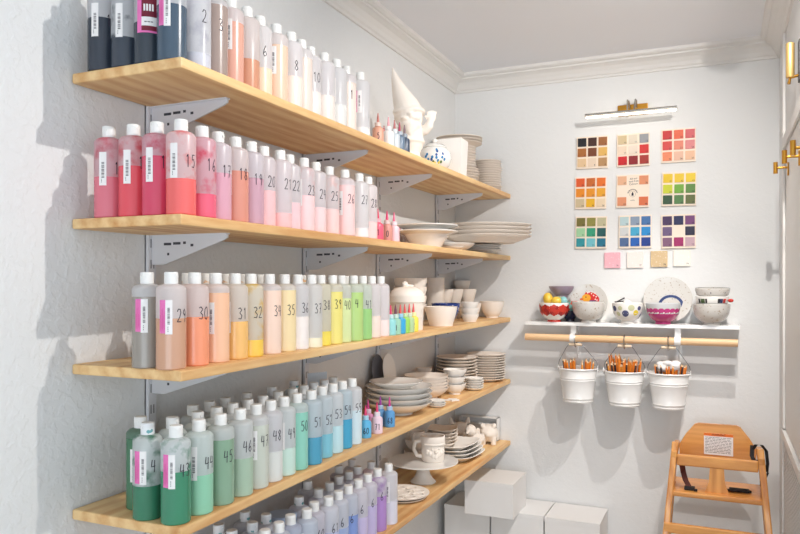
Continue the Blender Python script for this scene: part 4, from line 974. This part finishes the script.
ZT = [[2.104, 2.102, 2.108], [1.910, 1.909, 1.908], [1.7195, 1.718, 1.714]]
TW, THh = .148, .154
TW_, cn = .148, 1
for i in range(3):
    for j in range(3):
        t = empty('swatch_panel', (XS[i][j]+TW/2, YB-.0005, ZT[i][j]-THh/2), 'cream square panel of %s swatches, %s row on wall' % (SWN[i][j], ['top', 'middle', 'bottom'][i]), 'colour panel', 'swatch panels on the back wall', rot=(PI/2, random.uniform(-.006, .02), 0))
        link('backing', MB().box(-TW/2, -THh/2, 0, TW/2, THh/2, .011, bev=.0015).mesh('backing', M_TILE), t)
        g = .0043
        for k, c in enumerate(SWC[i][j]):
            if not c: continue
            r_, q_ = divmod(k, 3); s_ = .0405
            cx = (q_-1)*.0487+.001; cy = (1-r_)*.0492+.001
            sw = link('swatch', MB().box(cx-s_/2, cy-s_/2, .011, cx+s_/2, cy+s_/2, .0145, bev=.001).mesh('swatch', mat('swatch_glaze', mix(c, (0, 0, 0), .06), .4)), t)
            link('number_mark', numtext(cn), sw, (cx+.012, cy-.014, .0147)); cn += 1
        if (i, j) == (1, 1):
            for q, s in enumerate(['All our', 'lead free', 'Colours']):
                link('lettering', text_mesh(s, .0125, M_INK), t, (.004, .058-.0125*q, .0113), (0, 0, .08))
            rg = MB()
            def ringf(r0, r1, n=40):
                vs = []
                for q in range(n): a = 2*PI*q/n; vs += [(r0*math.cos(a), -.014+r0*math.sin(a), .0114), (r1*math.cos(a), -.014+r1*math.sin(a), .0114)]
                rg.add(vs, [(2*q, 2*q+1, (2*q+3) % (2*n), (2*q+2) % (2*n)) for q in range(n)])
            ringf(.013, .0138)
            for q in range(22):
                a = .25+q*(PI-.5)/21; a2 = a; c_, s_ = math.cos(a), math.sin(a); M_ = T(.0215*c_, -.014+.0215*s_, .0113) @ RZ(a)
                rg.prism([(-.0028, -.0007), (.0028, -.0007), (.0028, .0007), (-.0028, .0007)], M_, .0002)
            rg.prism([(-.005, -.022), (.005, -.022), (.004, -.01), (0, -.004), (-.004, -.01)], T(0, 0, .0113), .0002)
            link('emblem', rg.mesh('emblem', M_INK), t)
            for q, s in enumerate(['studio']): link('lettering', text_mesh(s, .008, M_INK), t, (0, -.043, .0113))
for k, (px, py, c, nm) in enumerate([(635.3, 260.3, (240, 180, 190), 'speckled pink'), (659.3, 259.8, (244, 230, 222), 'speckled white'), (682.4, 258.6, (205, 182, 140), 'tan sand'), (704.6+6-29+0, 0, 0, 0)][:3]+[(682.4+0, 0, 0, 0)][:0]+[(0, 0, 0, 0)][:0]):
    pass
SM = [(612.5, 260.3, (240, 178, 188), 'speckled pink'), (635.3, 260.0, (244, 230, 222), 'speckled white'), (659.2, 259, (214, 184, 138), 'tan'), (682, 258.2, (248, 238, 226), 'speckled cream')]
for px, py, c, nm in SM:
    P = on_y(px, py, YB)
    t = empty('glaze_tile', (P.x, YB-.0005, P.z), 'small square %s tile below the swatch panels' % nm, 'tile', 'small sample tiles on the wall', rot=(PI/2, 0, 0))
    link('tile_body', MB().box(-.037, -.037, 0, .037, .037, .009, bev=.0015).mesh('tile_body', mat('tile_glaze', c, .3, coat=.3, speck=(120, .6, mix(c, (255, 255, 255), .3)))), t)
    link('number_mark', numtext(cn), t, (.024, -.026, .0093)); cn += 1

# ------------------------------------------------------------------ picture lamp
a = on_y(585, 116.5, 3.455); b = on_y(677.3, 109.3, 3.455)
t = empty('picture_lamp', ((a.x+b.x)/2, YB, a.z+.03), 'brass bar picture lamp above the swatch panels', 'wall lamp')
w2 = (b.x-a.x)/2; yb_ = 3.455-YB; zb = -.03
link('backplate', MB().box(-.068, -.014, -.02, .068, -.0005, .03, bev=.003).mesh('backplate', M_BRASS), t)
link('arm', MB().tube([(-.012, -.014, .012), (-.014, -.04, .04), (-.015, -.08, .035), (-.012, -.112, -.02)], .0038, 10).tube([(.018, -.014, .012), (.02, -.04, .04), (.02, -.08, .035), (.018, -.112, -.02)], .0038, 10).mesh('arm', M_CHROME), t)
link('lamp_bar', MB().tube([(-w2, -.114, zb+.004), (w2, -.114, zb+.004)], .0075, 14).mesh('lamp_bar', M_CHROME), t)
em = bpy.data.materials.new('lamp_glow'); em.use_nodes = True
b_ = em.node_tree.nodes['Principled BSDF']; b_.inputs['Emission Color'].default_value = (1, .9, .74, 1); b_.inputs['Emission Strength'].default_value = 5; b_.inputs['Base Color'].default_value = (.9, .9, .9, 1)
link('diffuser', MB().box(-w2+.004, -.121, zb-.0105, w2-.004, -.108, zb-.004, bev=.002).mesh('diffuser', em), t)

# ------------------------------------------------------------------ right wall: wall lamp, framed board with hooks, lattice radiator cover
M_DK = mat('black_metal', (40, 36, 34), .5)
t = empty('wall_lamp', (XR, 2.62, 2.11), 'brass tube wall lamp high on the right wall', 'wall lamp')
link('backplate', MB().box(-.007, -.022, -.07, -.0005, .022, .06, bev=.002).mesh('backplate', M_DK), t)
link('tube_shade', MB().lathe([(0, -.055), (.011, -.055), (.0125, -.052), (.0125, .052), (.011, .055), (0, .055)], 24, M=T(-.03, 0, 0)).mesh('tube_shade', mat('satin_brass', (205, 172, 110), .45, metal=.7)), t)
link('arm', MB().tube([(-.006, 0, -.05), (-.03, 0, -.055), (-.034, 0, -.075)], .005, 10).mesh('arm', M_BRASS), t)
yA, yB2 = 3.19, 2.22
fb = empty('framed_board', (XR, yA, .84), 'white framed wall board carrying the brass hooks', 'wall board')
link('panel', MB().box(-.006, yB2-yA, 0, -.0005, 0, 1.12).mesh('panel', M_TRIM), fb)
f_ = MB(); f_.box(-.016, -.045, 0, -.0062, 0, 1.12, bev=.003); f_.box(-.016, yB2-yA, 1.075, -.0062, -.046, 1.12, bev=.003)
link('frame', f_.mesh('frame', M_TRIM), fb)
for k, (px, pl) in enumerate([(776, 'lowest in view, farthest'), (785, 'middle of three'), (793.5, 'highest in view, nearest')]):
    P = on_x(px, [168, 157, 148][k], 1.435)
    t = empty('coat_hook', (XR-.0065, P.y, P.z), 'brass coat hook on right wall, '+pl, 'hook', 'brass hooks on the framed board')
    link('backplate', MB().box(-.005, -.008, -.03, -.0003, .008, .018, bev=.0015).mesh('backplate', M_BRASS), t)
    link('stem', MB().tube([(-.004, 0, 0), (-.043, 0, 0)], .0042, 12).mesh('stem', M_BRASS), t)
    link('peg', MB().tube([(-.043, 0, -.021), (-.043, 0, .021)], .0075, 16).mesh('peg', M_BRASS), t)
rc_ = empty('radiator_cover', (XR, yA+.01, 0), 'white radiator cover with cane lattice front at right edge', 'radiator cover')
link('top_rail', MB().box(-.018, -1.0, .80, -.0005, 0, .835, bev=.004).mesh('top_rail', M_TRIM), rc_)
link('post', MB().box(-.017, -.045, 0, -.001, -.001, .799, bev=.003).mesh('post', M_TRIM), rc_)
lt = MB()
for i in range(62):
    y = -.05-.0152*i; lt.box(-.0105, y-.0028, .1, -.0085, y+.0028, .8)
for i in range(46):
    z = .105+.0152*i; lt.box(-.0125, -.99, z-.0028, -.0105, -.046, z+.0028)
link('lattice', lt.mesh('lattice', M_TRIM), rc_)
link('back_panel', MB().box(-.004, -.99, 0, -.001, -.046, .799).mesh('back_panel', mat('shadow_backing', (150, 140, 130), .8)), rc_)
st(MB().box(XR-.012, 3.205, 0, XR-.0005, 3.25, 2.38, bev=.003).build('trim_4', M_TRIM))

# ------------------------------------------------------------------ high chair
HC = empty('high_chair', (1.235, 3.2, 0), 'varnished wooden restaurant high chair against the back wall', 'high chair')
def bar(p, q, w_, d_, m, name, parent=HC):
    p = Vector(p); q = Vector(q); z = (q-p).normalized(); x = Vector((1, 0, 0)); x = (x-z*x.dot(z)).normalized(); y = z.cross(x)
    M_ = Matrix(((x.x, y.x, z.x, p.x), (x.y, y.y, z.y, p.y), (x.z, y.z, z.z, p.z), (0, 0, 0, 1)))
    return link(name, MB().box(-w_/2, -d_/2, 0, w_/2, d_/2, (q-p).length, M=M_, bev=.005).mesh(name, m), parent)
for s in (-1, 1):
    bar((s*.222, -.165, 0), (s*.157, .0, .745), .024, .042, M_CHAIRZ, 'leg')
    bar((s*.222, .26, 0), (s*.16, .045, .72), .024, .042, M_CHAIRZ, 'leg')
    bar((s*.16, -.035, .70), (s*.16, .19, .70), .022, .03, M_CHAIR, 'armrest')
    bar((s*.219, -.11, .18), (s*.219, .2, .18), .02, .03, M_CHAIR, 'side_rail')
def xbar(name, x0_, x1_, y0_, y1_, z0_, z1_, M_=None): return link(name, MB().box(x0_, y0_, z0_, x1_, y1_, z1_, bev=.006, M=M_).mesh(name, M_CHAIR), HC)
xbar('front_bar', -.15, .15, -.032, -.008, .655, .7)
seat = xbar('seat', -.168, .168, -.06, .19, .535, .556)
xbar('foot_rail', -.196, .196, -.098, -.078, .395, .435)
# crotch post widening downwards
pp = MB(); pp.prism([(-.045, .556), (.045, .556), (.03, .6), (.026, .656), (-.026, .656), (-.03, .6)], Matrix(((1, 0, 0, 0), (0, 0, -1, -.012), (0, 1, 0, 0), (0, 0, 0, 1))), .018)
link('centre_post', pp.mesh('centre_post', M_CHAIRZ), HC)
# backrest: trapezoid panel
bk = MB(); bk.prism([(-.15, .61), (.15, .61), (.15, .70), (.125, .745), (.09, .79), (.075, .796), (-.075, .796), (-.09, .79), (-.125, .745), (-.15, .70)], Matrix(((1, 0, 0, 0), (0, 0, -1, .2), (0, 1, 0, 0), (0, 0, 0, 1))), .018)
bk_o = link('backrest', bk.mesh('backrest', M_CHAIR), HC)
lb = link('warning_label', MB().box(-.052, .1812, .665, .062, .182, .757).mesh('warning_label', M_PAPER), bk_o)
hdr = link('label_header', MB().box(-.052, .1808, .745, .062, .1812, .757).mesh('label_header', mat('warning_orange', (236, 120, 40), .5)), bk_o)
link('lettering', text_mesh('WARNING', .011, M_INK), bk_o, (.005, .1806, .7512), (PI/2, 0, 0))
ln = MB(); rn = random.Random(9)
for k in range(11):
    x = -.047; z = .739-k*.0064
    while x < .052:
        l_ = rn.uniform(.006, .02); ln.box(x, .1810, z-.001, min(x+l_, .056), .1812, z+.001); x += l_+.0025
link('fine_print', ln.mesh('fine_print', M_BAR), bk_o)
# straps
def strap(pts, w_, m, name):
    vs = []; pts = [Vector(p) for p in pts]
    for i, p in enumerate(pts):
        for s in (-1, 1):
            for d_ in (-.0012, .0012): vs.append(p+Vector((s*w_, d_, 0)))
    fs = []
    for i in range(len(pts)-1):
        a = 4*i; b = a+4
        fs += [(a, a+2, b+2, b), (a+1, b+1, b+3, a+3), (a, b, b+1, a+1), (a+2, a+3, b+3, b+2)]
    fs += [(0, 1, 3, 2), (4*len(pts)-4, 4*len(pts)-2, 4*len(pts)-1, 4*len(pts)-3)]
    return link(name, MB().mesh(name, m) if False else (lambda mb: (mb.add(vs, fs), mb.mesh(name, m))[1])(MB()), HC)
strap([(-.137, .02, .69), (-.132, .0, .655), (-.128, .02, .62), (-.118, .0, .59), (-.103, -.01, .566)], .011, M_BROWN, 'strap')
link('buckle', MB().box(-.122, -.03, .557, -.082, .002, .57, bev=.004).box(-.085, -.035, .557, -.072, -.028, .566).mesh('buckle', M_BLACK), HC)
link('buckle', MB().box(.045, .02, .557, .12, .05, .569, bev=.004).tube([(.04, .03, .56), (.06, .01, .566), (.1, .02, .57), (.125, .04, .56)], .005, 8).mesh('buckle', M_BLACK), HC)
strap([(.132, .0, .74), (.142, -.01, .762), (.16, -.03, .766), (.178, -.01, .74), (.183, -.005, .69), (.18, 0, .655)], .006, M_BLACK, 'strap')
strap([(.13, .03, .75), (.128, .02, .71), (.136, .01, .69), (.15, -.0, .70)], .008, M_BLACK, 'strap')
link('buckle', MB().box(.155, -.02, .6, .18, -.005, .625, bev=.004).tube([(.185, -.004, .655), (.17, -.012, .62)], .004, 8).mesh('buckle', M_BLACK), HC)

# ------------------------------------------------------------------ ceiling track lights (above the frame)
tr_ = empty('track_light', (1.38, 2.0, ZC), 'white ceiling track with three adjustable spot heads', 'track light')
link('track', MB().box(-.017, -.8, -.018, .017, .7, -.0005).mesh('track', M_ENAMEL), tr_)
for p, a, e, an in TRACK:
    d = (Vector(a)-Vector(p)).normalized(); q = d.to_track_quat('-Z', 'Y').to_matrix().to_4x4()
    hd = MB().lathe([(.028, .0), (.03, .0), (.03, .07), (.022, .08), (0, .082), (0, .078), (.02, .076), (.028, .068), (.028, 0)], 24, M=T(p[0]-1.38, p[1]-2.0, p[2]-ZC) @ q)
    hd.tube([(0, p[1]-2.0, -.018), (p[0]-1.38, p[1]-2.0, p[2]-ZC+.055)], .006, 8)
    link('spot_head', hd.mesh('spot_head', M_ENAMEL), tr_)
